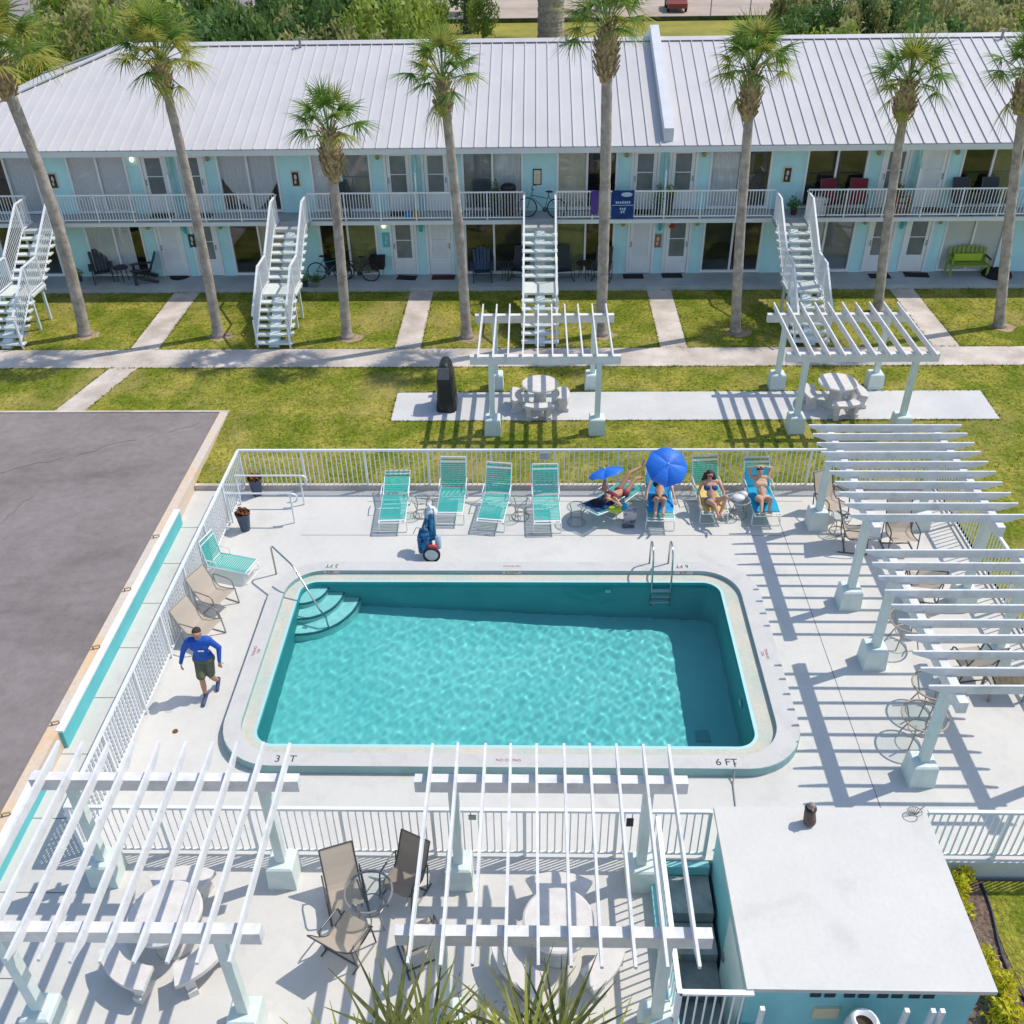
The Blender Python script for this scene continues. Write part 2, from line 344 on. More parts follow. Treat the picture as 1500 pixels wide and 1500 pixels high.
# ---------------------------------------------------------------- ground
m = MB(); m.sheet([(-300,24.0),(-8.86,24.0),(-8.86,20.33),(10.02,20.33),(10.02,9.4),(300,9.4),(300,600),(-300,600)], LZ)
struct('lawn', m, M['lawn'])
m = MB(); m.sheet([(-300,-200),(300,-200),(300,9.4),(-300,9.4)], -1.35); struct('ground', m, M['mulch'])
m = MB(); m.prism([(5.9,-40),(80,-40),(80,9.40),(5.9,9.40)], -1.3, -0.36); struct('planting_bed', m, M['mulch'])
def edge_x(y): return 7.18 + 0.06*math.sin(y*2.1) + (0.25 if y < 7 else 0)*(7-y)
m = MB(); ys = [9.4-0.3*i for i in range(50)]
for i in range(len(ys)-1): m.add([(edge_x(ys[i]),ys[i],-0.352),(60,ys[i],-0.352),(60,ys[i+1],-0.352),(edge_x(ys[i+1]),ys[i+1],-0.352)], [(0,3,2,1)])
struct('side_lawn', m, M['lawn'])

def rr(x0, x1, y0, y1, r, n=10):
    pts = []
    for cx, cy, a0 in ((x1-r,y1-r,0),(x0+r,y1-r,90),(x0+r,y0+r,180),(x1-r,y0+r,270)):
        for k in range(n+1):
            t = R(a0 + 90*k/n); pts.append((cx+r*math.cos(t), cy+r*math.sin(t)))
    return pts
def annulus(mb, la, za, lb, zb):
    n = len(la); o = len(mb.v)
    mb.add([(x,y,za) for x,y in la] + [(x,y,zb) for x,y in lb], [(i,(i+1)%n,n+(i+1)%n,n+i) for i in range(n)])
NA = 10
L_out = rr(-5.80, 4.84, 11.19, 17.04, 1.1, NA); L_out2 = rr(-5.79, 4.83, 11.20, 17.03, 1.09, NA)
L_in = rr(-5.47, 4.42, 11.50, 16.71, 0.8, NA)
L_wat = rr(-5.16, 4.01, 11.78, 16.42, 0.36, NA); L_lip = rr(-5.22, 4.07, 11.72, 16.48, 0.42, NA)
def corner_loop(x0,x1,y0,y1): return [p for p in ((x1,y1),(x0,y1),(x0,y0),(x1,y0)) for _ in range(NA+1)]
# pool deck, patio and the strip of pavement beside the retaining wall
m = MB(); annulus(m, corner_loop(-8.70, 10.0, 9.5, 20.22), 0, rr(-5.7,4.74,11.29,16.94,1.0,NA), 0)
m.sheet([(-8.70,1.0),(1.96,1.0),(1.96,9.5),(-8.70,9.5)], 0)
m.add([(1.96,1.0,0),(1.96,9.5,0),(1.96,9.5,-1.35),(1.96,1.0,-1.35)], [(0,1,2,3)])
m.add([(1.96,9.5,0),(10.0,9.5,0),(10.0,9.5,-1.35),(1.96,9.5,-1.35)], [(0,1,2,3)])
struct('pool_deck', m, M['deck'])
m = MB()
for a, b in (((5.86,9.5),(5.86,20.2)),): m.box(a[0]-.006,a[0]+.006,a[1],b[1],0,0.003)
for y, x0, x1 in ((18.30,-5.6,-1.6),(18.30,-1.2,5.8),(19.72,-4.2,6.6)): m.box(x0,x1,y-.006,y+.006,0,0.0035)
for y in (18.6,17.2,15.8,14.4,13.0,11.6,10.2,8.8,7.4): m.box(-8.66,-7.45,y-.008,y+.008,0,0.003)
m.bar((-5.86,16.0,0.002),(-5.86,12.2,0.002),0.016,0.004)  # painted shadow line along the left side of the coping ring
struct('deck_joint_and_shade', m, mat('joint_and_shade_dark', (0.16,0.16,0.17), 0.9))
# curb between lawn and deck
m = MB(); m.box(-8.70, 10.02, 20.22, 20.33, -0.2, LZ+0.02); struct('kerb', m, M['walk'])
# parking lot rising gently towards the camera, with its kerb
def lot_z(y): return LZ+0.02 + max(0, min(1, (24.0-y)/6.0))*0.26
m = MB(); ys = [24.0,22.5,21.0,19.5,18.0,12.0,6.0,0.0,-40]
for i in range(len(ys)-1):
    y0, y1 = ys[i], ys[i+1]; z0, z1 = lot_z(y0), lot_z(y1)
    fx = lambda z: -8.93*(13.6-z)/13.6-.225; m.add([(-300,y0,z0),(fx(z0),y0,z0),(fx(z1),y1,z1),(-300,y1,z1)], [(0,3,2,1)])
struct('parking_lot', m, M['asphalt'])
m = MB(); rc = random.Random(17); crk = mat('asphalt_crack', (0.16,0.14,0.14), 0.95)
for (xa,ya,xb,yb) in ((-9.5,23.3,-15.6,19.4),(-15.6,19.4,-18.5,18.6),(-12.5,19.5,-13.2,16.0)):
    N = 26; pts = []
    for i in range(N+1):
        s = i/N; x = xa+(xb-xa)*s+rc.uniform(-.09,.09); y = ya+(yb-ya)*s+rc.uniform(-.09,.09); pts.append((x, y, lot_z(y)+.006))
    for p, q_ in zip(pts[:-1], pts[1:]):
        if rc.random() < .85: m.bar(p, q_, rc.uniform(.006,.016), .003)
struct('asphalt_crack', m, crk)
m = MB()
for i in range(len(ys)-1):
    y0, y1 = ys[i], ys[i+1]; z0, z1 = lot_z(y0)+.03, lot_z(y1)+.03
    f = lambda z: -8.93*(13.6-z)/13.6
    g0, g1 = f(z0)-.235, f(z1)-.235; m.add([(g0,y0,z0),(f(z0),y0,z0),(f(z1),y1,z1),(g1,y1,z1),(g0,y0,z0-.5),(f(z0),y0,z0-.5),(f(z1),y1,z1-.5),(g1,y1,z1-.5)],
          [(0,3,2,1),(4,5,6,7),(0,1,5,4),(1,2,6,5),(2,3,7,6),(3,0,4,7)])
struct('parking_kerb', m, M['kerb'])
m = MB(); m.box(-300, -8.80, 24.0, 24.09, -.1, LZ+.05); struct('lot_edge_kerb', m, M['walk'])
# retaining wall in two stretches, white painted cap
for nm, y0, y1, lb in (('retaining_wall', 18.75, 11.75, 'long low turquoise retaining wall between parking kerb and pavement'), ('retaining_wall', 10.85, 2.0, 'nearer stretch of turquoise retaining wall beside the front patio pergola')):
    t = thing(nm, lb, 'wall', (-8.6, (y0+y1)/2, 0), 'turquoise retaining walls')
    m = MB(); m.box(-8.66,-8.575,y1,y0,-.1,0.40); m.build('wall', M['teal'], t)
    m = MB(); m.box(-8.70,-8.555,y1,y0,0.40,0.445); m.build('cap', M['white'], t)
m = MB()
for y in (18.1,16.1,14.4,12.3,10.2,9.3,8.4): m.tube([(-8.85,y,0.38),(-8.85,y,0.50),(-8.70,y+.05,0.50)], 0.02)
for i, y in enumerate((17.6,15.7,13.9,11.9,9.9)):
    mm = MB(); mm.tube([(-8.82,y,lot_z(y)),(-8.82,y,lot_z(y)+.10),(-8.70,y+.04,lot_z(y)+.10),(-8.70,y+.04,lot_z(y)-.0)], 0.018)
    solo('kerb_bracket', mm, M['boot'], 'small rusty metal bracket on the orange stained parking kerb', 'bracket', 'rusty brackets along the parking kerb')
# walkways and pads, each a thin sheet on the lawn
def poly_sheet(name, pts, z, mt):
    m = MB(); m.prism(pts, z-.05, z); return struct(name, m, mt)
poly_sheet('walkway', [(-40,26.88),(60,26.88),(60,28.17),(-40,28.17)], LZ+.012, M['walk'])
for x0, x1, xb0, xb1 in ((-13.14,-12.22,-13.14,-12.22),(-4.52,-3.70,-4.54,-3.70),(4.00,4.86,3.98,4.84),(12.63,13.47,12.60,13.44)):
    poly_sheet('path', [(xb0,28.17),(xb1,28.17),(x1,32.9),(x0,32.9)], LZ+.010, M['walk'])
poly_sheet('path', [(-13.95,24.09),(-13.06,24.09),(-12.45,26.88),(-13.30,26.88)], LZ+.008, M['walk'])
poly_sheet('concrete_pad', [(-4.08,23.53),(12.9,23.57),(12.98,25.24),(-4.08,25.18)], LZ+.016, M['pad'])
# porch slab
m = MB(); m.box(-26, 26, 32.9, 34.4, -.1, 0.27); struct('porch', m, M['porch'])

# ---------------------------------------------------------------- swimming pool
pool = thing('swimming_pool', 'rounded rectangular swimming pool with raised white coping ring', 'pool', (-0.5,14.1,0))
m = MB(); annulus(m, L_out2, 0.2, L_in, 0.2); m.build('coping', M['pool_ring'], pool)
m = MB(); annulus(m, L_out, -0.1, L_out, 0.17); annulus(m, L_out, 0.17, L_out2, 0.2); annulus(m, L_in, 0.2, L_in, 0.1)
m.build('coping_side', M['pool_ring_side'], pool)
m = MB(); annulus(m, L_in, 0.1, L_lip, 0.1); m.build('gutter_shelf', M['gutter'], pool)
m = MB(); annulus(m, L_lip, 0.1, L_wat, 0.105); m.build('lip', M['edge_aqua'], pool)
def floor_z(x): return -0.92 - 0.75*max(0, min(1, (x+5.0)/8.5))
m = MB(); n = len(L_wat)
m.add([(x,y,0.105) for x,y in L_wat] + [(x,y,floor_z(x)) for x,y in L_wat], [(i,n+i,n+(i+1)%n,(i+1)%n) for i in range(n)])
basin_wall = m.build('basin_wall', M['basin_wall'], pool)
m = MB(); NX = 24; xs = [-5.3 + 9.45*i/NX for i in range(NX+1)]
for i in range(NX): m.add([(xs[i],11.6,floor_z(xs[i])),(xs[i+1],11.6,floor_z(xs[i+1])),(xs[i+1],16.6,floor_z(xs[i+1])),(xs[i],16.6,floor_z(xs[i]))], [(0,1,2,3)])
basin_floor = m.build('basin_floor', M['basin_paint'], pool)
recv = [basin_wall, basin_floor]
for k, (r, z) in enumerate(((0.54,-0.12),(0.88,-0.36),(1.22,-0.60))):
    cx, cy = -5.16, 16.42
    arc = [(cx + r*math.cos(t), cy - r*1.0*math.sin(t)) for t in [math.pi/2*i/14 for i in range(15)]]
    m = MB(); m.prism([(cx, cy)] + arc[::1][::-1], -1.0, z); s = m.build('step', M['step_pale'], pool); recv.append(s)
    m = MB()
    for (a, b) in zip(arc[:-1], arc[1:]):
        m.bar((a[0],a[1],z-.035),(b[0],b[1],z-.035),0.03,0.08)
    recv.append(m.build('step_edge', M['step_edge'], s, off=pool['_o']))
m = MB(); m.cbox(3.30,13.05,floor_z(3.3)+.004,0.28,0.28,0.02); recv.append(m.build('drain', mat('drain_grate',(0.10,0.34,0.34),0.6), pool))
m = MB()
m.lathe([(0.10,0),(0.10,.02),(0.02,.03)], n=14); m.xf(lambda p: Vector((3.99-p.z, 13.2+p.x, -0.45+p.y))); m.build('pool_light', M['edge_aqua'], pool)
m = MB(); m.cbox(1.6,16.40,-0.30,0.12,0.03,0.12); m.build('wall_fitting', M['edge_aqua'], pool)
def text(name, s, size, loc, rot, mt, parent, off=None):
    cu = bpy.data.curves.new(name, 'FONT'); cu.body = s; cu.size = size; cu.align_x = 'CENTER'; cu.align_y = 'CENTER'; cu.extrude = 0.0015
    tmp = bpy.data.objects.new(name, cu); col.objects.link(tmp)
    me = bpy.data.meshes.new_from_object(tmp.evaluated_get(bpy.context.evaluated_depsgraph_get())); bpy.data.objects.remove(tmp); bpy.data.curves.remove(cu)
    me.materials.clear(); me.materials.append(mt); o = bpy.data.objects.new(name, me); col.objects.link(o)
    off = off if off is not None else (parent['_o'] if parent is not None else (0,0,0))
    o.location = [a-b for a, b in zip(loc, off)]; o.rotation_euler = rot; o.parent = parent; return o
def marking(s, size, loc, rot, mt, w_, h_):
    m = MB(); q = Matrix.Rotation(rot[2],4,'Z') @ Matrix.Rotation(rot[0],4,'X')
    for a in ((-w_/2,-h_/2),(w_/2,-h_/2),(w_/2,h_/2),(-w_/2,h_/2)): m.v.append(tuple(Vector(loc) + q @ Vector((a[0],a[1],-0.001))))
    m.f.append((0,1,2,3)); m.mi.append(0)
    t_ = m.build('depth_tile', M['tile_white'], pool)
    lines = s.split('\n')
    for i, L in enumerate(lines):
        off = (len(lines)-1)/2 - i
        text('lettering', L, size, Vector(loc) + q @ Vector((0, off*size*1.02, 0.001)), rot, mt, t_, pool['_o'])
zt = 0.203
marking('3 FT', 0.21, (-4.45,11.345,zt), (0,0,0), M['ink'], 0.52, 0.22)
marking('6 FT', 0.21, (3.36,11.335,zt), (0,0,0), M['ink'], 0.52, 0.22)
marking('NO DIVING', 0.085, (-0.48,11.35,zt), (0,0,0), M['inkred'], 0.46, 0.14)
marking('NO\nDIVING', 0.085, (-5.635,14.10,zt), (0,0,R(-90)), M['inkred'], 0.36, 0.19)
marking('NO\nDIVING', 0.085, (4.56,14.08,zt), (0,0,R(90)), M['inkred'], 0.36, 0.19)
marking('3 FT', 0.16, (-4.58,16.87,zt), (0,0,R(180)), M['ink'], 0.40, 0.19)
marking('6 FT', 0.16, (3.26,16.87,zt), (0,0,R(180)), M['ink'], 0.40, 0.19)
marking('NO DIVING', 0.075, (-0.53,16.87,zt), (0,0,R(180)), M['inkred'], 0.44, 0.13)
for s, x in (('3 FT',-4.60),('4 1/2 FT',-0.53),('6 FT',3.28)):
    marking(s, 0.085, (x,16.703,0.148), (R(90),0,0), M['ink'], 0.42, 0.088)
# water with real ripples
m = MB(); NX, NY = 300, 152; random.seed(3)
waves = []
for k in range(44):
    a = random.gauss(1.45, 0.85); L = random.uniform(0.11, 0.42); waves.append((math.cos(a)*2*math.pi/L, math.sin(a)*2*math.pi/L, random.uniform(0, 6.28), 0.00027*(L/0.35)**1.25*random.uniform(.5,1.3)))
X0, X1, Y0, Y1 = -5.158, 4.008, 11.782, 16.418
for j in range(NY+1):
    for i in range(NX+1):
        x = X0+(X1-X0)*i/NX; y = Y0+(Y1-Y0)*j/NY
        m.v.append((x, y, 0.035 + sum(A*math.sin(kx*x+ky*y+p) for kx,ky,p,A in waves)))
for j in range(NY):
    for i in range(NX): a = j*(NX+1)+i; m.f.append((a,a+1,a+NX+2,a+NX+1)); m.mi.append(0)
wm = bpy.data.materials.new('pool_water'); wm.use_nodes = True; wn = wm.node_tree; wn.nodes.remove(wn.nodes['Principled BSDF'])
wg = wn.nodes.new('ShaderNodeBsdfGlass'); wg.inputs['IOR'].default_value = 1.33; wg.inputs['Roughness'].default_value = 0.0; wg.inputs['Color'].default_value = (0.80,0.97,1.0,1)
wn.links.new(wg.outputs[0], wn.nodes['Material Output'].inputs['Surface'])
water = struct('water', m, wm, smooth=True)
try:
    water.cycles.is_caustics_caster = True
    for o in recv: o.cycles.is_caustics_receiver = True
except Exception as e: print('caustics', e)
# ---------------------------------------------------------------- motel building
B = thing('motel_building', 'long two storey turquoise motel with pale standing seam metal roof and balcony', 'building', (0, 36, LZ))
YW, YB, YE = 34.2, 33.2, 33.33          # wall plane, balcony edge, eave
FL = (0.27, 2.62); SL = 2.50            # floor levels, underside of the balcony slab
EZ = 5.02
CS = (-21.35, -12.76, -4.18, 4.43, 13.03, 21.64)
# openings of one bay measured from its centre: slider, door, door, slider
OPEN = [('s',-3.70,-1.58),('d',-1.03,-0.22),('d',0.28,1.09),('s',1.60,3.74)]
m = MB()
edges = []
for c in CS:
    for k, a, b in OPEN: edges.append((c+a, c+b))
x = -26.0
gaps = []
for a, b in edges: gaps.append((x, a)); x = b
gaps.append((x, 26.0))
def siding(mb, x0, x1, z0, z1, h=0.175):
    z = z0
    while z < z1 - 1e-3:
        zt = min(z+h, z1)
        mb.add([(x0,YW-.034,z),(x1,YW-.034,z),(x1,YW,zt),(x0,YW,zt),(x0,YW,z),(x1,YW,z)], [(0,1,2,3),(4,5,1,0)])
        z = zt
for a, b in gaps:
    siding(m, a, b, FL[0], 5.1)
    m.add([(a,YW,.27),(a,YW+.2,.27),(a,YW+.2,5.1),(a,YW,5.1)], [(0,1,2,3)]); m.add([(b,YW,.27),(b,YW+.2,.27),(b,YW+.2,5.1),(b,YW,5.1)], [(3,2,1,0)])
DT = 2.06
for a, b in edges:
    siding(m, a, b, FL[0]+DT, FL[1]-0.02); siding(m, a, b, FL[1]+DT, 5.1)
m.build('wall', M['siding'], B)
m = MB(); m.add([(-26,YW+3.2,0.2),(26,YW+3.2,0.2),(26,YW+3.2,5.1),(-26,YW+3.2,5.1)], [(0,1,2,3)])
for z in (0.262, 2.58): m.sheet([(-26,YW+.01),(26,YW+.01),(26,YW+3.2),(-26,YW+3.2)], z)
for z in (2.50, 5.1): m.sheet([(-26,YW+.01),(26,YW+.01),(26,YW+3.2),(-26,YW+3.2)], z)
for c in CS:
    for xx in (c, c+4.29): m.add([(xx,YW+.05,.27),(xx,YW+3.2,.27),(xx,YW+3.2,5.1),(xx,YW+.05,5.1)], [(0,1,2,3)])
m.build('interior_wall', M['interior'], B)
# what hangs behind the glass: (bay, floor, opening) -> left half, right half
LOOK = {(1,1,0):('blind','blind'),(1,1,3):('lace','lace'),(1,0,0):('blind','blindr'),(1,0,3):('none','beige'),
        (2,1,0):('blind','grey'),(2,1,3):('grey','curt'),(2,0,0):('none','olive'),(2,0,3):('none','none'),
        (3,1,0):('beige','none'),(3,1,3):('curt','none'),(3,0,0):('olive','none'),(3,0,3):('none','none'),
        (4,1,0):('none','none'),(4,1,3):('none','olive'),(4,0,0):('curt','grey'),(4,0,3):('blind','blind'),
        (0,1,3):('none','curt'),(0,0,3):('none','none')}
greyb = mat('grey_roller_blind', (0.20, 0.215, 0.235), 0.6, var=0.05, scale=2)
oliveb = mat('olive_drape', (0.20, 0.20, 0.09), 0.8, var=0.12, scale=3)
def slats(mb, x0, x1, z0, z1, step=0.095):
    n = int((x1-x0)/step)
    for i in range(n): a = x0+i*step; mb.add([(a,YW+.062,z0),(a+step*1.03,YW+.050,z0),(a+step*1.03,YW+.050,z1),(a,YW+.062,z1)], [(0,1,2,3)])
def slider(bay, fl, oi, a, b):
    z0, z1 = FL[fl]+0.02, FL[fl]+DT; mid = (a+b)/2
    fr = MB()
    fr.box(a,a+.07,YW-.05,YW+.06,z0,z1); fr.box(b-.07,b,YW-.05,YW+.06,z0,z1)
    fr.box(a+.07,b-.07,YW-.052,YW+.06,z1-.07,z1); fr.box(a+.07,b-.07,YW-.052,YW+.06,z0,z0+.09)
    fr.box(mid-.035,mid+.035,YW-.03,YW+.05,z0+.09,z1-.07)
    w_ = fr.build('sliding_window', M['white'], B)
    for k, (xa, xb) in enumerate(((a+.07,mid-.035),(mid+.035,b-.07))):
        g = MB(); yy = YW+.01+.02*k
        g.add([(xa,yy,z0+.09),(xb,yy,z0+.09),(xb,yy,z1-.07),(xa,yy,z1-.07)], [(0,1,2,3)]); g.build('pane', M['glass'], w_, off=B['_o'])
        lk = LOOK.get((bay,fl,oi),('curt','none'))[k]
        if lk == 'none': continue
        c = MB()
        if lk in ('blind','blindr','beige'): slats(c, xa, xb if lk != 'blindr' else xb-.36, z0+.05, z1-.07)
        elif lk in ('curt','lace'):
            n = 26
            for i in range(n):
                t0, t1 = i/n, (i+1)/n
                f = lambda t: YW+.075+.022*math.sin(t*38)
                zb = z0+.05 if lk == 'curt' else z0+.05+1.1*abs(t0-.0 if k else 1-t0)**1.5
                c.add([(xa+(xb-xa)*t0,f(t0),zb),(xa+(xb-xa)*t1,f(t1),zb),(xa+(xb-xa)*t1,f(t1),z1-.07),(xa+(xb-xa)*t0,f(t0),z1-.07)], [(0,1,2,3)])
        else: c.add([(xa,YW+.07,z0+.05),(xb,YW+.07,z0+.05),(xb,YW+.07,z1-.07),(xa,YW+.07,z1-.07)], [(0,1,2,3)])
        mt = {'blind':M['blind'],'blindr':M['blind'],'beige':M['beigeblind'],'curt':M['curtain'],'lace':M['curtain'],'grey':greyb,'olive':oliveb}[lk]
        c.build('blind' if 'b' in lk else 'curtain', mt, w_, off=B['_o'])
def door(bay, fl, oi, a, b):
    z0, z1 = FL[fl]+0.02, FL[fl]+DT
    fr = MB(); fr.box(a-.09,a,YW-.06,YW+.04,z0,z1+.07); fr.box(b,b+.09,YW-.06,YW+.04,z0,z1+.07); fr.box(a,b,YW-.058,YW+.04,z1,z1+.07)
    d = fr.build('door', M['white'], B)
    p = MB(); p.box(a+.01,b-.01,YW-.035,YW+.02,z0,z0+.62); p.box(a+.01,a+.13,YW-.035,YW+.02,z0+.62,z1-.01); p.box(b-.13,b-.01,YW-.035,YW+.02,z0+.62,z1-.01)
    p.box(a+.13,b-.13,YW-.034,YW+.02,z1-.13,z1-.01); p.box(a+.13,b-.13,YW-.045,YW-.02,z0+1.27,z0+1.30)
    p.build('door_leaf', M['white'], d, off=B['_o'])
    white_in = (bay,fl,oi) in ((2,0,2),(3,0,1),(1,0,1),(4,1,2))
    g = MB(); g.add([(a+.13,YW-.01,z0+.62),(b-.13,YW-.01,z0+.62),(b-.13,YW-.01,z1-.13),(a+.13,YW-.01,z1-.13)], [(0,1,2,3)])
    g.build('door_glass', M['blind'] if white_in else M['doorglass'], d, off=B['_o'])
    h = MB(); hx = b-.06 if oi == 2 else a+.06; h.tube([(hx,YW-.05,z0+1.0),(hx,YW-.10,z0+1.0),(hx,YW-.10,z0+1.16),(hx,YW-.05,z0+1.16)], 0.016)
    h.build('door_handle', M['greymetal'], d, off=B['_o'])
for bi, c in enumerate(CS[:5]):
    for fl in (0, 1):
        for oi, (k, a, b) in enumerate(OPEN):
            (slider if k == 's' else door)(bi, fl, oi, c+a, c+b)
# privacy fins between neighbouring doors on the balcony, brackets below it
for c in CS[:5]:
    xc = c+0.03
    m = MB(); m.add([(xc-.025,YW-.02,2.63),(xc+.025,YW-.02,2.63),(xc-.025,YW-.60,2.63),(xc+.025,YW-.60,2.63),(xc-.025,YW-.02,4.62),(xc+.025,YW-.02,4.62),(xc-.025,YW-.60,4.15),(xc+.025,YW-.60,4.15)],
        [(0,1,3,2),(4,6,7,5),(0,2,6,4),(1,5,7,3),(2,3,7,6)])
    m.build('privacy_fin', M['siding'], B)
    m = MB(); m.box(xc-.028,xc+.028,YW-.63,YW-.60,2.63,4.15); m.build('fin_edge', M['white'], B)
    m = MB(); m.add([(xc-.05,YW-.02,2.49),(xc+.05,YW-.02,2.49),(xc-.05,YW-.55,2.49),(xc+.05,YW-.55,2.49),(xc-.05,YW-.02,1.85),(xc+.05,YW-.02,1.85)],
        [(0,2,3,1),(0,4,2),(1,3,5),(4,5,3,2)])
    m.build('slab_bracket', M['teal'], B)
# balcony slab, fascia and railing
m = MB(); m.box(-26, 26, YB, YW-.02, 2.505, 2.615); m.build('balcony_slab', M['porch'], B)
m = MB(); m.box(-26, 26, YB-.03, YB, 2.47, 2.60); m.build('slab_fascia', M['fascia'], B)
STX = (-17.20, -8.45, 0.14, 8.74)       # staircases
SW = 0.53
def rail_panel(p, q, h=0.95, low=0.08, sp=0.105, parent=None, off=None, post=True, mt=None, nm='baluster_panel', topw=0.055):
    """balusters with a top and bottom rail between two floor points"""
    p = Vector(p); q = Vector(q); L = (q-p).length; d = (q-p)/L; b = MB()
    b.bar(p+V(0,0,h), q+V(0,0,h), topw, 0.045); b.bar(p+V(0,0,low), q+V(0,0,low), 0.035, 0.035)
    n = max(2, int(round(Vector((d.x,d.y,0)).length*L/sp)))
    for i in range(1, n):
        c = p + d*(L*i/n); b.box(c.x-.010,c.x+.010,c.y-.010,c.y+.010,c.z+low,c.z+h)
    return b.build(nm, mt or M['white'], parent, off=off)
spans = []
prev = -25.0
for sx in STX: spans.append((prev, sx-SW-.05)); prev = sx+SW+.05
spans.append((prev, 25.0))
rl = None
for a, b in spans:
    n = max(1, int(round((b-a)/1.27)))
    for i in range(n):
        x0, x1 = a+(b-a)*i/n, a+(b-a)*(i+1)/n
        if x1 < -19 or x0 > 18: continue
        rail_panel((x0,YB+.03,2.615),(x1,YB+.03,2.615), parent=B)
        m = MB(); m.box(x0-.022,x0+.022,YB+.006,YB+.05,2.50,3.60); m.build('rail_post', M['white'], B)
# porch lights by the doors
for bi, c in enumerate(CS[:5]):
    for fl in (0, 1):
        for dx in (-1.30, 1.35):
            x = c+dx; z = FL[fl]+2.02-(0.10 if fl else 0.14)
            lit = (bi,fl,dx) in ((1,1,-1.30),(2,0,-1.30))
            m = MB(); m.lathe([(0.03,0.10),(0.05,0.06),(0.075,0.0),(0.06,-0.07),(0.02,-0.10)], c=(x,YW-.11,z), n=12)
            m.build('porch_light', M['lit'] if lit else M['unlit'], B, smooth=True)
# roof: hipped at its left end, standing seams, parapet wall between two sections
SLP = 0.33; YR = 40.0; ZR = EZ+SLP*(YR-YE); YK = 2*YR-YE; XR = -15.6; XL = XR-(YR-YE)
m = MB()
m.add([(XL,YE,EZ),(40,YE,EZ),(40,YR,ZR),(XR,YR,ZR)], [(0,1,2,3)])
m.add([(XL,YK,EZ),(40,YK,EZ),(40,YR,ZR),(XR,YR,ZR)], [(3,2,1,0)])
m.add([(XL,YE,EZ),(XR,YR,ZR),(XL,YK,EZ)], [(0,1,2)])
m.add([(XL,YE,EZ-.10),(40,YE,EZ-.10),(40,YK,EZ-.10),(XL,YK,EZ-.10)], [(0,3,2,1)])
roof = m.build('roof', M['roof'], B)
seamm = mat('seam_metal', (0.56,0.54,0.53), 0.5); x = XL+.3
while x < 26:
    m = MB()
    y1 = YR if x > XR else YE+(x-XL)
    if not 4.2 < x < 4.6: m.bar((x,YE-.02,EZ+.012),(x,y1,EZ+SLP*(y1-YE)+.012), 0.028, 0.055)
    if m.v and x > -24: m.build('seam', seamm, roof, off=B['_o'])
    x += 0.415
m = MB()
m.add([(XR,YR-.22,ZR-.03),(40,YR-.22,ZR-.03),(40,YR,ZR+.07),(XR,YR,ZR+.07),(XR,YR+.22,ZR-.03),(40,YR+.22,ZR-.03)], [(0,1,2,3),(3,2,5,4)])
for yy in (YE, YK):
    a = Vector((XL,yy,EZ+.03)); b = Vector((XR,YR,ZR+.06)); m.bar(a, b, 0.26, 0.05)
m.build('ridge_cap', M['roof'], roof, off=B['_o'])
m = MB(); m.box(XR,40,YR-.25,YR-.20,ZR-.085,ZR-.035); m.build('ridge_shade_strip', M['roofd'], roof, off=B['_o'])  # solid dark strip, painted shade line below the ridge cap
m = MB(); m.box(XL,40,YE-.02,YE+.02,EZ-.20,EZ-.015); m.box(XL,XL+.04,YE+.02,YK,EZ-.20,EZ-.015); m.build('fascia', M['fascia'], B)
m = MB(); m.box(XL,40,YE-.022,YE+.02,EZ-.012,EZ+.012); m.build('drip_edge', mat('drip_edge_metal',(0.34,0.33,0.38),0.5), B)
# parapet wall across the roof
px = 4.45
m = MB(); zf = lambda y: EZ+SLP*(y-YE)
def para(y0, y1, z0, z1, w_):
    m.add([(px-w_,y0,z0-.3),(px+w_,y0,z0-.3),(px+w_,y1,z1-.3),(px-w_,y1,z1-.3),(px-w_,y0,z0+.42),(px+w_,y0,z0+.42),(px+w_,y1,z1+.42),(px-w_,y1,z1+.42)],
      [(0,3,2,1),(4,5,6,7),(0,1,5,4),(1,2,6,5),(2,3,7,6),(3,0,4,7)])
para(YE+.25, YR+.1, zf(YE+.25), zf(YR+.1), 0.16); para(YR+.1, YK, ZR, EZ, 0.16)
m.build('parapet', M['parapet'], B)
for x in (-8.9, 1.15, 17.3):
    m = MB(); m.lathe([(0.05,-.1),(0.05,0.28),(0.09,0.28),(0.09,0.34),(0.0,0.36)], c=(x,YR-.35,ZR-.1), n=10); m.build('roof_vent', M['greymetal'], B)
m = MB(); m.lathe([(0.05,-.1),(0.05,0.28),(0.09,0.28),(0.09,0.34),(0.0,0.36)], c=(-17.6,YR-1.6,ZR-.7), n=10); m.build('roof_vent', M['greymetal'], B)

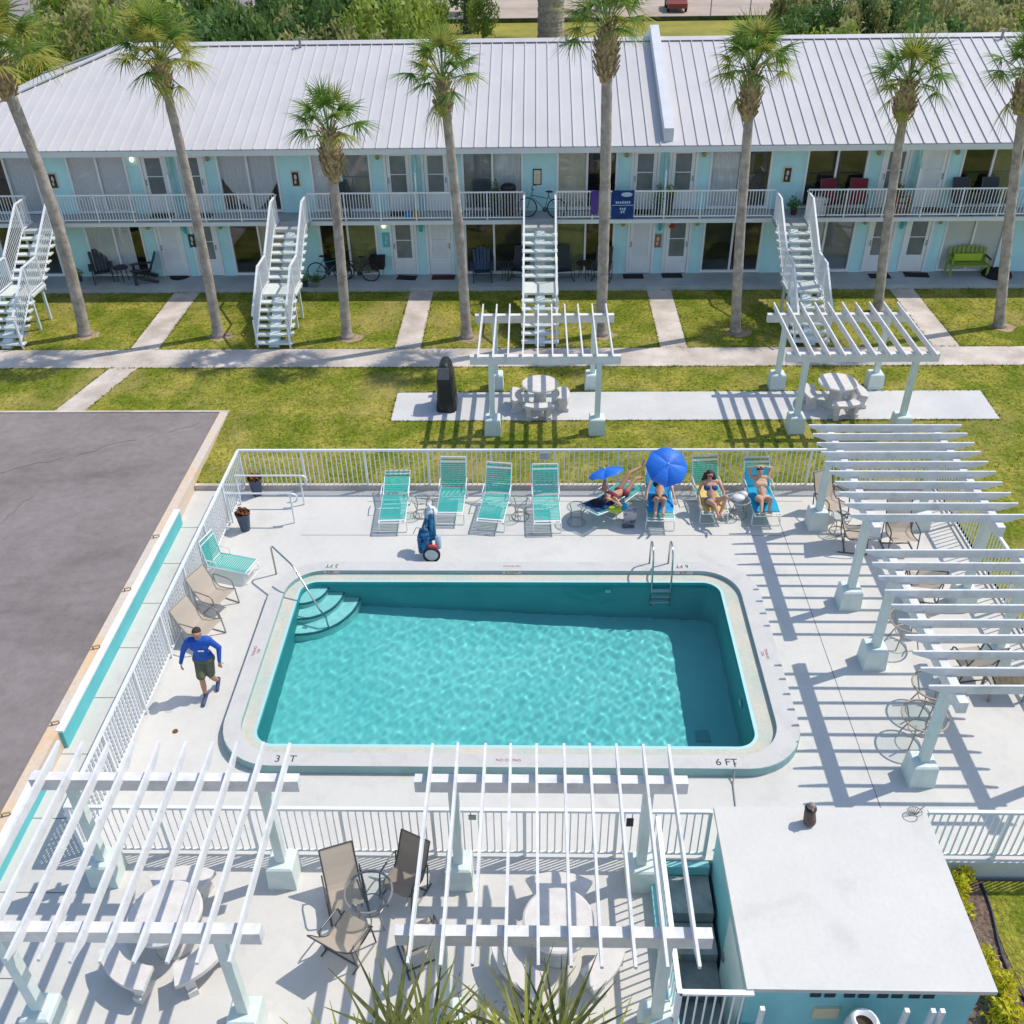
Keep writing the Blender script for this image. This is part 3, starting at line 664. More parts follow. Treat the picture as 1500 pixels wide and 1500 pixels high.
# ---------------------------------------------------------------- staircases
def staircase(sx, label):
    t = thing('exterior_staircase', label, 'staircase', (sx, 29.6, LZ), 'white staircases up to the balcony')
    zt, zm, zb = 2.60, 1.36, LZ
    yb, y1, y2, yt = 28.28, 29.72, 30.72, 32.42
    def flight(ya, za, yc, zc, n):
        for i in range(n):
            y = ya+(yc-ya)*(i+.45)/n; z = za+(zc-za)*(i+1)/(n+1)
            m = MB(); m.box(sx-.60,sx+.60,y-.15,y+.15,z-.05,z); m.build('tread', M['stair_tread'], t)
    flight(yb, zb, y1, zm, 6); flight(y2, zm, yt, zt, 6)
    m = MB(); m.box(sx-.60,sx+.60,y1,y2,zm-.07,zm); m.build('landing', M['stair_tread'], t)
    m = MB(); m.box(sx-.56,sx+.56,yt,YB-.03,zt-.10,zt); m.build('top_landing', M['porch'], t)
    m = MB(); m.bar((sx,yb,zb-.0),(sx,y1,zm-.16),0.32,0.16); m.bar((sx,y1,zm-.16),(sx,y2,zm-.16),0.318,0.16); m.bar((sx,y2,zm-.16),(sx,yt,zt-.16),0.32,0.16); m.build('stringer', M['mint'], t)
    for s in (-1, 1):
        x = sx+s*SW
        for a, b in (((x,yb-.02,zb+.18),(x,y1,zm+.05)),((x,y1,zm+.02),(x,y2,zm+.02)),((x,y2,zm+.05),(x,yt,zt+.02)),((x,yt,zt),(x,YB+.03,zt))):
            rail_panel(a, b, h=0.93, low=0.06, sp=0.11, parent=t, nm='railing', topw=0.06)
        for (y, z) in ((yb,zb),(y1,zm),(y2,zm),(yt,zt)):
            m = MB(); m.box(x-.025,x+.025,y-.025,y+.025,max(LZ,z-.2),z+.97); m.build('rail_post', M['white'], t)
    for s in (-1, 1):
        m = MB(); m.box(sx+s*.45-.04,sx+s*.45+.04,y2-.12,y2-.04,LZ,zm-.07); m.box(sx+s*.45-.04,sx+s*.45+.04,y1+.04,y1+.12,LZ,zm-.07); m.build('landing_post', M['mint'], t)
for sx, lb in zip(STX, ('white staircase at far left of the motel behind the first palm','white staircase between the second and third palms from the left','white staircase straight behind the pergola next to the black covered grill','white staircase behind the right pergola on the lawn, beside the sixth palm')):
    staircase(sx, lb)
# ---------------------------------------------------------------- fences round the deck
def fence(name, label, cat, p, q, n, z=0.0, h=1.17, low=0.12, sp=0.122, group=None, lattice=False, skip=()):
    p = Vector((p[0],p[1],z)); q = Vector((q[0],q[1],z)); t = thing(name, label, cat, tuple((p+q)/2), group)
    for i in range(n+1):
        if i in skip: continue
        c = p+(q-p)*(i/n); m = MB(); m.box(c.x-.027,c.x+.027,c.y-.027,c.y+.027,z,z+h+.01); m.build('fence_post', M['frame'], t)
    m = MB(); m.bar(p+V(0,0,h), q+V(0,0,h), 0.06, 0.05); m.build('top_rail', M['frame'], t)
    for i in range(n):
        a = p+(q-p)*(i/n); b = p+(q-p)*((i+1)/n); d = (b-a).normalized(); L = (b-a).length
        m = MB(); m.bar(a+V(0,0,low), b+V(0,0,low), 0.035, 0.035)
        k = int(round(L/sp))
        for j in range(1, k):
            c = a+(b-a)*(j/k); m.box(c.x-.010,c.x+.010,c.y-.010,c.y+.010,z+low,z+h)
        m.build('baluster_panel', M['frame'], t)
        if lattice and i >= 1:
            m = MB(); off = Vector((-d.y,d.x,0))*-0.03
            z0, z1 = z+0.10, z+h-0.06; H = z1-z0; s_ = 0.105; u = -H
            while u < L:
                for sg, o2 in ((1,0.0),(-1,0.012)):
                    ua, ub = (u, u+H) if sg > 0 else (u+H, u)
                    # clip to [0, L]
                    def cl(uu, zz): return uu, zz
                    t0, t1 = 0.0, 1.0
                    if ub != ua:
                        ta, tb = (0-ua)/(ub-ua), (L-ua)/(ub-ua); lo, hi = min(ta,tb), max(ta,tb); t0, t1 = max(0,lo), min(1,hi)
                    if t1-t0 > 0.02:
                        P = a+d*(ua+(ub-ua)*t0)+off*(1+o2*10)+V(0,0,z0-z+H*t0); Q = a+d*(ua+(ub-ua)*t1)+off*(1+o2*10)+V(0,0,z0-z+H*t1)
                        m.bar(P, Q, 0.008, 0.035, up=off.normalized().cross(Q-P))
                u += s_
            m.build('lattice_panel', M['lattice_white'], t)
    return t
ff = fence('pool_fence', 'white baluster fence between the loungers and the lawn', 'fence', (-7.41,20.25), (9.93,20.25), 11)
m = MB(); m.box(0.08,0.36,20.195,20.215,0.93,1.13); m.build('sign_plate', M['tile_white'], ff)
m = MB(); 
for i in range(4): m.box(0.11,0.33-.04*(i%2),20.190,20.1945,1.08-.04*i,1.092-.04*i)
m.build('sign_text', mat('faded_ink',(0.25,0.26,0.30),0.8), ff)
fence('pool_fence', 'white fence with diagonal lattice panels along the pavement on the left of the deck', 'fence', (-7.41,20.25), (-7.41,9.54), 7, h=1.163, lattice=True, skip=(0,7))
f2 = fence('pool_fence', 'white baluster fence between the pool and the front patio', 'fence', (-7.41,9.54), (2.72,9.54), 7)
m = MB(); m.box(-1.05,-.93,9.50,9.52,0.98,1.08); m.build('gate_latch', M['greymetal'], f2)
m = MB(); m.box(1.42,1.53,9.49,9.52,0.86,1.03); m.build('gate_latch', M['black'], f2)
fence('pool_fence', 'white fence along the right side of the deck beside the grass', 'fence', (9.93,20.25), (9.93,9.58), 7, h=1.165, skip=(0,))
fence('pool_fence', 'short white fence to the right of the white roofed pump house above the mulch bed', 'fence', (6.06,9.57), (9.93,9.57), 3, skip=(3,))
# guard rail round the steps, standing on a turquoise curb
gr = thing('stair_guard', 'white guard rail on a turquoise curb around the sunken concrete steps', 'railing', (1.9,8.3,0))
m = MB(); m.box(1.80,1.98,6.75,9.45,-1.35,0.22); m.build('curb', M['teal2'], gr)
m = MB(); m.box(1.98,3.0,6.62,6.78,-1.35,0.10); m.build('curb', M['teal2'], gr)
m = MB(); m.box(1.80,1.98,6.60,6.75,-1.35,0.22); m.build('curb', M['teal2'], gr)
rail_panel((1.89,9.45,0.22),(1.89,6.70,0.22), h=0.93, low=0.08, sp=0.13, parent=gr, topw=0.07)
rail_panel((1.89,6.70,0.12),(2.86,6.70,0.12), h=1.03, low=0.10, sp=0.12, parent=gr, topw=0.07)
m = MB(); m.box(1.855,1.925,6.665,6.735,0.0,1.2); m.build('rail_post', M['white'], gr)
m = MB(); m.box(1.98,2.80,9.38,9.49,-1.35,-0.02); m.build('stair_wall', M['teal2'], gr)
# sunken steps
st = thing('concrete_steps', 'grey concrete steps leading down beside the turquoise pump house', 'steps', (2.4,8.2,-1.3))
for i, (y, z) in enumerate(((9.0,-0.22),(8.45,-0.44),(7.95,-0.66),(7.5,-0.88),(7.1,-1.1))):
    m = MB(); m.box(1.985,2.79,y-.30,y+.36 if i == 0 else y+.22,-1.34,z); m.build('step', M['step_grey'], st)

# ---------------------------------------------------------------- pergolas
def pergola(label, cx, cy, z0, axis, bl=3.95, gap=2.42, rl=3.42, nr=10, pitch=0.388, postsep=2.85, shift=0.0, ztop=2.44, group='white pergolas'):
    """axis 'x': the two beams run along x, the rafters along y; 'y' the other way round"""
    t = thing('pergola', label, 'pergola', (cx,cy,z0), group)
    def P(u, v, z): return (cx+u, cy+v, z) if axis == 'x' else (cx+v, cy+u, z)
    def bx(mb, u0, u1, v0, v1, za, zb):
        a = P(u0,v0,0); b = P(u1,v1,0); mb.box(min(a[0],b[0]),max(a[0],b[0]),min(a[1],b[1]),max(a[1],b[1]),za,zb)
    for sv in (-1, 1):
        for su in (-1, 1):
            u, v = su*postsep/2, sv*gap/2; x, y, _ = P(u, v, 0)
            m = MB(); m.frus(x, y, z0, z0+.46, .225, .225, .205, .205); m.frus(x, y, z0+.46, z0+.49, .205, .205, .18, .18); m.build('post_base', M['mint'], t)
            m = MB(); m.cbox(x, y, z0+.49, .145, .145, ztop-.22-z0-.49+.10); m.build('post', M['mint'], t)
        m = MB(); v = sv*gap/2
        bx(m, -bl/2, bl/2, v-.075, v+.075, ztop-.23, ztop)
        m.build('beam', M['pwhite'], t)
    for i in range(nr):
        u = (i-(nr-1)/2)*pitch + shift; m = MB(); w_ = 0.019; hl = rl/2+random.uniform(-.012,.012); u += random.uniform(-.010,.010); tw = random.uniform(-.012,.012)
        z1 = ztop+.155; zb = ztop-.02
        # tail ends cut on the slant
        prof = [(-hl,z1),(-hl,z1-.055),(-hl+.32,zb),(hl-.32,zb),(hl,z1-.055),(hl,z1)]
        vs = [P(u-w_+tw*v/hl,v,z) for v, z in prof]+[P(u+w_+tw*v/hl,v,z) for v, z in prof]; n = 6
        m.add(vs, [tuple(range(n)),tuple(range(n,2*n))[::-1]]+[(k,(k+1)%n,n+(k+1)%n,n+k) for k in range(n)])
        m.build('rafter', M['pwhite'], t)
    return t
pergola('left lawn pergola, white, beside the black covered grill', 0.25, 24.22, LZ, 'x', gap=2.62)
pergola('right lawn pergola, white, in front of the right staircase', 8.52, 24.24, LZ, 'x', gap=2.5)
pergola('white pergola at the back right of the deck, next to the sunbathers', 7.88, 17.26, 0, 'y', gap=2.40)
pergola('white pergola on the right of the pool, nearer to the pump house', 7.88, 12.62, 0, 'y', gap=2.40)
pergola('white pergola at the front left over a picnic table, overlapping the lattice fence', -5.42, 7.93, 0, 'x', gap=2.36)
pergola('white pergola at the front centre over a picnic table, beside the sunken steps', 0.22, 7.94, 0, 'x', gap=2.36)

# ---------------------------------------------------------------- round concrete picnic sets
def picnic_table(x, y, z, label, R0=0.66):
    t = thing('picnic_table', label, 'picnic table', (x,y,z), 'round concrete picnic tables')
    m = MB(); m.lathe([(0,0.70),(R0-.05,0.70),(R0,0.72),(R0,0.77),(R0-.03,0.79),(0,0.79)], c=(x,y,z), n=40); m.build('tabletop', M['concrete'], t)
    m = MB(); m.lathe([(0.30,0),(0.30,0.05),(0.20,0.12),(0.16,0.36),(0.21,0.60),(0.30,0.70)], c=(x,y,z), n=20); m.build('pedestal', M['concrete'], t, smooth=True)
def bench(x, y, z, ang, label, ri=0.86, ro=1.20, span=62):
    t = thing('curved_bench', label, 'bench', (x+math.cos(ang)*(ri+ro)/2,y+math.sin(ang)*(ri+ro)/2,z), 'curved concrete benches round the picnic tables')
    n = 12; ts = [ang+R(span)*(i/n-.5) for i in range(n+1)]
    poly = [(x+ro*math.cos(a),y+ro*math.sin(a)) for a in ts]+[(x+ri*math.cos(a),y+ri*math.sin(a)) for a in ts[::-1]]
    m = MB(); m.prism(poly, z+.38, z+.46); m.build('seat', M['concrete'], t)
    for s in (-1, 1):
        a = ang+R(span*.32)*s; rm = (ri+ro)/2; c, s2 = math.cos(a), math.sin(a)
        m = MB()
        for dz, k in ((0,.16),(0.13,.11),(0.25,.13)):
            pts = [(x+(rm+u)*c-vv*s2, y+(rm+u)*s2+vv*c) for u, vv in ((-k,-.07),(k,-.07),(k,.07),(-k,.07))]
            m.prism(pts, z+dz, z+dz+.13)
        m.build('bench_leg', M['concrete'], t)
SETS = [(0.12,24.30,LZ,'on the lawn pad under the pergola near the black grill',(-93,182,3),0.52,(0.56,0.86)),
        (8.50,24.36,LZ,'on the lawn pad under the right pergola',(-80,175,10),0.54,(0.58,0.88)),
        (-5.42,8.00,0,'under the front left pergola',(-125,-38,95),0.53,(0.64,1.00)),
        (0.33,7.95,0,'under the front centre pergola behind the spiky palm leaves',(-138,-30,88),0.52,(0.64,1.00))]
BL = [['on the side nearest the pool fence','on its left side','on its right side'],['on the side nearest the deck','on its left side','on its right side'],
      ['at the lower left','at the lower right by the pergola post','at the top'],['at its lower left','at its lower right','at the top']]
for i, (x, y, z, where, angs, R0, rb) in enumerate(SETS):
    picnic_table(x, y, z, 'round concrete picnic table '+where, R0)
    for a, lb in zip(angs, BL[i]):
        bench(x, y, z, R(a), 'curved bench of the '+['black grill','right lawn pergola','front left pergola','front centre pergola'][i]+' table, '+lb, *rb)

# ---------------------------------------------------------------- covered grill
gt = thing('covered_grill', 'black vinyl covered barbecue grill standing on the lawn pad', 'grill', (-2.55,24.35,LZ+.016))
m = MB()
secs = [(0.0,.44,.40),(.10,.47,.42),(.45,.43,.37),(.85,.40,.33),(1.02,.40,.32),(1.25,.36,.24),(1.36,.33,.15),(1.40,.26,.10)]
def shape(u):
    pts = []
    for k in range(28):
        a = 2*math.pi*k/28; c, s = math.cos(a), math.sin(a); f = 1/max(abs(c)**.5+abs(s)**.5, 1e-6)**0.0
        pts.append((math.copysign(abs(c)**.45,c), math.copysign(abs(s)**.45,s)))
    return pts
sq = shape(0); rn = random.Random(5); vs = []; fs = []
for i, (z, a, b) in enumerate(secs):
    for k, (c, s) in enumerate(sq):
        f = 1+0.035*math.sin(k*2.7+i*.6)*(1.3-z*.5); vs.append((-2.55+c*b*f*0.72, 24.38+s*a*f*.95+(0.10 if z > 1.1 else 0), LZ+.016+z))
n = 28
for i in range(len(secs)-1):
    for k in range(n): fs.append((i*n+k,i*n+(k+1)%n,(i+1)*n+(k+1)%n,(i+1)*n+k))
fs.append(tuple((len(secs)-1)*n+k for k in range(n)))
m.add(vs, fs); m.build('cover', M['cover'], gt, smooth=True)
m = MB(); m.box(-2.74,-2.42,24.0,24.02,LZ+1.05,LZ+1.33); m.xf(lambda p: Vector((p.x, p.y+(p.z-LZ-1.05)*.5, p.z))); m.build('cover_flap', mat('worn_vinyl',(0.10,0.10,0.11),0.5,var=0.15), gt)

# ---------------------------------------------------------------- palms
def blade(mb, base, dirv, side, up, L, W, droop, seg=3):
    prev = None
    for i in range(seg+1):
        t = i/seg; c = base+dirv*(L*t)+Vector((0,0,-droop*L*t*t)); wd = W*(1-t*.92)*(0.6+0.4*min(1,t*4))
        a, b = c-side*wd/2, c+side*wd/2
        if prev: mb.add([prev[0],prev[1],b,a], [(0,1,2,3)])
        prev = (a, b)
def fan_leaf(mb, o, az, el, pet, size, rnd, mbp, nb=26, droop=0.35):
    d = Vector((math.cos(az)*math.cos(el), math.sin(az)*math.cos(el), math.sin(el)))
    side = Vector((-math.sin(az), math.cos(az), 0)); nrm = side.cross(d)
    tip = o+d*pet+Vector((0,0,-0.10*pet*(1-math.sin(el))))
    mbp.bar(o, tip, 0.028, 0.02)
    for i in range(nb):
        u = -1+2*i/(nb-1); a = u*R(128)+rnd.uniform(-.05,.05)
        fold = 0.28*abs(u)
        dv = (d*math.cos(a)+side*math.sin(a)+nrm*(0.12+fold*.5)).normalized()
        sd = (side*math.cos(a)-d*math.sin(a)).normalized()
        L = size*(0.72+0.28*math.cos(a*.62))*rnd.uniform(.88,1.08)
        blade(mb, tip, dv, (sd+nrm*rnd.uniform(-.5,.5)).normalized(), nrm, L, 0.075*size, droop*rnd.uniform(.6,1.5)*(0.6+0.5*(1-math.sin(el))))
def palm(label, base, top, lean=(0,0), r0=0.17, r1=0.125, crown=1.0, boot=(0.9,0.25), nl=34, seed=1, gold=0.35, cut=0.0):
    rnd = random.Random(seed); t = thing('palm_tree', label, 'palm tree', base, 'tall palms in front of the motel')
    p0 = Vector(base); p1 = Vector(top); N = 84; pts = []; rad = []
    bend = Vector((lean[0], lean[1], 0))
    for i in range(N+1):
        s = i/N; c = p0.lerp(p1, s)+bend*math.sin(math.pi*s); pts.append(c)
        r = r0+(r1-r0)*s
        if s < .06: r += 0.06*(1-s/.06)**2
        r *= 1+0.016*math.sin(i*.74+seed)+(0.028 if i % 3 == 0 else 0)+rnd.uniform(-.012,.012)
        rad.append(r)
    m = MB(); m.tube(pts, rad, n=12); m.build('trunk', M['trunk'], t, smooth=True)
    # boots: old leaf bases criss-crossed round the top of the trunk
    m = MB(); H, wd = boot; nb = int(70*H); top_ = pts[-1]
    m.tube([top_+V(0,0,-H*1.15), top_+V(0,0,-H*.7), top_+V(0,0,-H*.25), top_+V(0,0,.12)], [r1*1.05, r1+wd*.35, r1+wd*.42, r1*.9], n=12)
    for i in range(nb):
        a = i*2.39996+rnd.uniform(-.2,.2); z = -H*1.05+H*1.15*(i/nb); k = math.sin(math.pi*min(1,max(0,(i/nb)*.8+.2)))
        rb = r1+wd*.30*k; c = top_+Vector((math.cos(a)*rb, math.sin(a)*rb, z)); out = Vector((math.cos(a), math.sin(a), 0)); sd = Vector((-out.y, out.x, 0))
        L = rnd.uniform(.16,.30); e = c+out*L*.55+Vector((0,0,L))+sd*rnd.uniform(-.08,.08)
        m.bar(c, e, 0.075, 0.022, up=out)
    m.build('boot_jacket', M['boot'], t)
    mf, mg, mp = MB(), MB(), MB(); o = top_+V(0,0,0.10)
    for i in range(nl):
        az = i*2.39996+rnd.uniform(-.3,.3); s = i/nl
        el = R(88-92*s**1.0)+rnd.uniform(-.14,.14)
        fan_leaf(mg if rnd.random() < gold else mf, o, az, el, crown*rnd.uniform(.72,.98)*(1-.22*s), crown*rnd.uniform(.56,.72), rnd, mp, droop=0.16+0.24*s)
    for i in range(rnd.randint(0,2)):
        fan_leaf(mg, top_+V(0,0,-.1), rnd.uniform(0,6.28), R(-38)+rnd.uniform(-.2,.2), crown*.5, crown*.5, rnd, mp, nb=18, droop=.6)
    mf.build('crown', M['frond'], t)
    if mg.v: mg.build('crown', M['frond2'], t)
    mp.build('leaf_stalks', M['petiole'], t)
    return t
LB = LZ
palm('tall golden green palm at the far left edge, its crown cut by the picture frame', (-15.06,29.37,LB), (-15.30,29.37,8.40), (0.25,0), 0.19, 0.16, 1.55, (0.8,.35), 36, 11, 0.60)
palm('second palm from the left, with a wide ragged golden green crown', (-10.53,29.22,LB), (-10.60,29.22,8.40), (0.10,0), 0.17, 0.125, 1.22, (0.7,.24), 30, 12, 0.55)
palm('shortest palm, its bulging boots in front of the upper wall plaque', (-6.22,29.07,LB), (-6.02,29.07,6.47), (0.0,0.1), 0.165, 0.14, 1.12, (1.15,.40), 20, 13, 0.15)
palm('palm to the left of the middle staircase, behind the black covered grill', (-2.26,29.03,LB), (-2.62,29.03,7.87), (0.07,0), 0.165, 0.125, 1.10, (0.75,.26), 24, 14, 0.30)
palm('tallest palm, standing right behind the left lawn pergola', (2.14,29.20,LB), (1.97,29.2,9.15), (0.03,0), 0.175, 0.15, 1.30, (1.15,.36), 26, 15, 0.40)
palm('palm left of the right staircase, full round crown against the roof', (6.56,29.36,LB), (6.11,29.36,7.97), (-0.05,0), 0.165, 0.13, 1.15, (1.1,.34), 28, 16, 0.45)
palm('palm rising behind the right lawn pergola', (11.67,31.0,LB), (11.13,31.0,7.27), (-0.06,0), 0.165, 0.13, 1.16, (0.9,.42), 28, 17, 0.30)
palm('palm at the right edge of the picture, half its crown out of frame', (15.26,29.7,LB), (13.98,29.7,7.67), (-0.05,0), 0.165, 0.13, 1.15, (0.8,.3), 24, 18, 0.25)
# bare sandy ring round each palm foot
m = MB()
for x, y in ((-15.06,29.37),(-10.53,29.22),(-6.22,29.07),(-2.26,29.03),(2.14,29.2),(6.56,29.36),(11.67,31.0),(15.26,29.7)):
    m.sheet([(x+.1+ (.42+.1*math.sin(k*2.3+x))*math.cos(2*math.pi*k/16), y-.05+(.36+.08*math.sin(k*1.7))*math.sin(2*math.pi*k/16)) for k in range(16)], LZ+.005)
struct('bare_soil', m, mat('sandy_soil', (0.30,0.20,0.13), 0.95, c2=(0.42,0.32,0.20), scale=3, fine=0.2))
# ---------------------------------------------------------------- strap loungers
def lounger(loc, rz, label, ang=62, flat=False):
    t = thing('strap_lounger', label, 'sun lounger', loc, 'teal strap loungers', world=False, rz=rz)
    W, zs, L1, L2 = 0.31, 0.35, 1.18, 0.76
    a = R(ang); ca, sa = math.cos(a), math.sin(a)
    hy = L1; by, bz = hy+L2*ca, zs+L2*sa
    f = MB(); r = 0.016
    for s in (-1, 1):
        x = s*W
        f.tube([(x,0,zs-.02),(x,.05,zs),(x,hy,zs)], r); f.tube([(x,hy,zs),(x,by,bz)], r)
    f.tube([(-W,0,zs-.02),(W,0,zs-.02)], r); f.tube([(-W,by,bz),(W,by,bz)], r)
    f.build('frame', M['frame'], t)
    for y in (0.16, hy-.05):
        g = MB(); g.tube([(-W-.01,y,zs-.02),(-W-.03,y-.08 if y < .5 else y+.08,.06),(-W-.02,y-.10 if y < .5 else y+.10,.015),(W+.02,y-.10 if y < .5 else y+.10,.015),(W+.03,y-.08 if y < .5 else y+.08,.06),(W+.01,y,zs-.02)], 0.014)
        g.build('leg_frame', M['frame'], t)
    g = MB()
    for s in (-1, 1): 
        g = MB(); x = s*(W+.02); g.tube([(x,hy-.30,zs),(x,hy-.28,zs+.20),(x,hy+.02,zs+.22),(x,hy+.14,zs+.17)], 0.013); g.build('armrest', M['frame'], t)
    def strip(mb, y0, z0, y1, z1): mb.add([(-W,y0,z0),(W,y0,z0),(W,y1,z1),(-W,y1,z1)], [(0,1,2,3)])
    s1, wh, wh2 = MB(), MB(), MB(); n = 19
    for i in range(n):
        y = .04+(hy-.06)*i/n; tgt = wh if i == 0 else s1
        strip(tgt, y, zs+.018, y+.041, zs+.018)
    nb = 13
    for i in range(nb):
        u = .05+(L2-.08)*i/nb; u2 = u+.039; tgt = wh2 if i in (nb-2,) else s1
        strip(tgt, hy+u*ca-.014*sa, zs+u*sa+.014*ca, hy+u2*ca-.014*sa, zs+u2*sa+.014*ca)
    s1.build('strap', M['strap'], t); wh.build('white_strap', M['wstrap'], t); wh2.build('white_strap', M['wstrap'], t)
    if ang > 20:
        g = MB(); g.tube([(-W+.03,hy+.35*ca,zs+.35*sa-.02),(-W+.03,hy+.42,zs-.16)], .010); g.tube([(W-.03,hy+.35*ca,zs+.35*sa-.02),(W-.03,hy+.42,zs-.16)], .010); g.build('back_prop', M['frame'], t)
    return t
lounger((-3.40,18.34,0), R(2), 'leftmost empty teal lounger by the fence, its back lower than its neighbours', 17)
lounger((-2.06,18.66,0), R(-1), 'empty teal lounger second from the left, behind the blue beach cart', 68)
lounger((-1.08,18.38,0), R(-7), 'third empty teal lounger, turned slightly towards the left', 62)
lounger((0.28,18.31,0), R(2), 'empty teal lounger nearest to the small blue umbrella, right of a wire table', 62)
lounger((2.48,20.02,0), R(139), 'lounger turned sideways under the small blue umbrella, carrying a woman with raised legs', 14)
lounger((2.95,18.42,0), R(-3), 'lounger under the large blue umbrella with a woman in a black bikini', 40)
lounger((4.28,18.72,0), R(4), 'lounger of the woman in sunglasses and blue bikini top, on a yellow towel', 64)
lounger((5.50,18.62,0), R(2), 'rightmost lounger, with a bright blue towel under a woman holding her head', 55)
# teal lounger stored against the lattice fence
t = lounger((-6.30,16.70,0), R(74), 'teal lounger standing crosswise beside the lattice fence, behind two low sling chairs', 82).scale = (.85,.85,.85)

# ---------------------------------------------------------------- sling furniture
def sling_chair(loc, rz, label, mt=None, frame=None, hb=0.72, recl=22, chaise=False, group='sling chairs on the deck'):
    """front towards -y"""
    t = thing('sling_chair', label, 'chair', loc, group, world=False, rz=rz); mt = mt or M['sling']; fr = frame or M['darkmetal']
    W = 0.275; a = R(recl); zs = .40; D = .50 if not chaise else .62
    prof = [(-D,zs+.03),(-D+.06,zs+.02),(-D*.5,zs-.03),(-.05,zs-.04),(.02,zs+.02)]
    for i in range(1, 6): u = hb*i/5; prof.append((.02+u*math.sin(a)+.015*math.sin(i), zs+.02+u*math.cos(a)))
    m = MB()
    for (p, q_) in zip(prof[:-1], prof[1:]): m.add([(-W,p[0],p[1]),(W,p[0],p[1]),(W,q_[0],q_[1]),(-W,q_[0],q_[1])], [(0,1,2,3)])
    m.build('sling', mt, t, smooth=True)
    for s in (-1, 1):
        x = s*(W+.012); m = MB(); m.tube([(x,p,z) for p, z in prof], 0.014); m.build('side_rail', fr, t)
        m = MB(); x2 = s*(W+.05)
        m.tube([(x2,-D+.02,.012),(x2,-D+.06,zs-.02),(x2,-D+.10,zs+.19),(x2,-D+.16,zs+.23),(x2,.02,zs+.24),(x2,.12,zs+.20)], 0.015); m.build('armrest', fr, t)
        m = MB(); m.tube([(x2,-D+.02,.012),(x2,-.02,.012),(x2,.16,.014)], 0.015); m.tube([(x2,.02,.012),(x2,.06,zs*.5),(x2,.10,zs+.18)], .014); m.build('leg', fr, t)
    m = MB(); m.tube([(-W-.05,.0,.012),(W+.05,.0,.012)], .014); m.build('crossbar', fr, t); m = MB(); m.tube([(-W-.012,prof[-1][0],prof[-1][1]),(W+.012,prof[-1][0],prof[-1][1])], .014); m.build('crossbar', fr, t)
    return t
sling_chair((-2.98,8.78,0), R(20), 'beige sling chair with tall back, left of the glass patio table', hb=.66, recl=32)
sling_chair((-1.98,9.02,0), R(-26), 'sling chair, mesh coloured brown for shade, at the upper right of the glass patio table', hb=.66, recl=26, mt=trans_mat('shaded_sling',(0.34,0.27,0.21),0.2))  # sling colour darkened to give the look of backlit shade
sling_chair((-2.86,7.78,0), R(152), 'beige sling chair with its back to the camera, below the glass patio table', hb=.64, recl=34)
sling_chair((-1.62,7.70,0), R(205), 'beige sling chair under the rafters of the front centre pergola', hb=.70, recl=26)
for o_ in [o for o in bpy.data.objects if o.name.startswith('sling_chair')]: o_.scale = (.90,.90,.90)
gtt = thing('glass_table', 'round glass patio table with dark rim between three sling chairs', 'table', (-2.50,8.42,0))
def glass_table(t, x, y, h, r, rim, lathe=None):
    m = MB(); m.lathe([(r-.02,0),(r+.006,0),(r+.012,.012),(r+.006,.028),(r-.02,.028),(r-.02,0.0)], c=(x,y,h), n=40); m.build('rim', rim, t)
    m = MB(); m.lathe([(0,.014),(r-.02,.014)], c=(x,y,h), n=40); m.build('glass_top', M['tglass'], t)
    for k in range(4):
        a = math.pi/4+k*math.pi/2; c, s = math.cos(a), math.sin(a); m = MB()
        m.tube([(x+c*r*.82,y+s*r*.82,h),(x+c*r*.55,y+s*r*.55,h*.5),(x+c*r*.80,y+s*r*.80,.01)], .014); m.build('leg', rim, t)
    m = MB(); m.tube([(x+.55*r*math.cos(a),y+.55*r*math.sin(a),h*.5) for a in [2*math.pi*k/20 for k in range(21)]], .010); m.build('leg_ring', rim, t)
glass_table(gtt, -2.50, 8.42, .68, .36, M['greymetal'])
for x, y, lb in ((7.50,14.62,'glass table beside the third pergola post from the front, under the right pergola'),(6.95,12.05,'round glass table in front of the near right pergola post, nearest the pump house'),(7.38,12.82,'round glass table with tan rim just behind the near right pergola post')):
    t = thing('glass_table', lb, 'table', (x,y,0), 'glass tables under the right pergolas'); glass_table(t, x, y, .62, .40, mat('tan_metal',(0.40,0.31,0.22),0.4,metal=.3))
# low sling chairs along the lattice fence
sling_chair((-7.02,15.72,0), R(66), 'low beige sling chair by the lattice fence, next to the folded teal lounger', hb=.52, recl=32, frame=M['greymetal'])
sling_chair((-7.05,14.72,0), R(70), 'low beige sling chair behind the walking man', hb=.52, recl=32, frame=M['greymetal'])
# under the right pergolas
pg = 'sling chairs under the right pergolas'
sling_chair((8.35,18.0,0), R(0), 'beige sling chair under the far right pergola, facing the near pergola', group=pg, recl=28)
sling_chair((7.15,17.95,0), R(80), 'beige sling chair seen edge on behind the second pergola post', group=pg)
sling_chair((8.25,15.9,0), R(170), 'beige sling chair in the gap between the two right pergolas', group=pg)
sling_chair((8.5,13.55,0), R(190), 'tan sling chair under the near right pergola, beside a brown towel', group=pg)
sling_chair((7.0,19.25,0), R(30), 'beige sling chair in the corner behind the first post of the far right pergola', group=pg)
m = MB()
for i in range(7): m.add([(8.62+.09*i,13.0+.02*math.sin(i*2),.46+.02*math.cos(i*1.3)),(8.62+.09*(i+1),13.0+.02*math.sin(i*2+2),.46+.02*math.cos(i*1.3+1.3)),(8.66+.09*(i+1),13.4,.47+.03*math.sin(i)),(8.66+.09*i,13.4,.47+.03*math.sin(i-1))], [(0,1,2,3)])
m2 = MB(); m2.box(8.55,9.3,12.98,13.42,.40,.44)
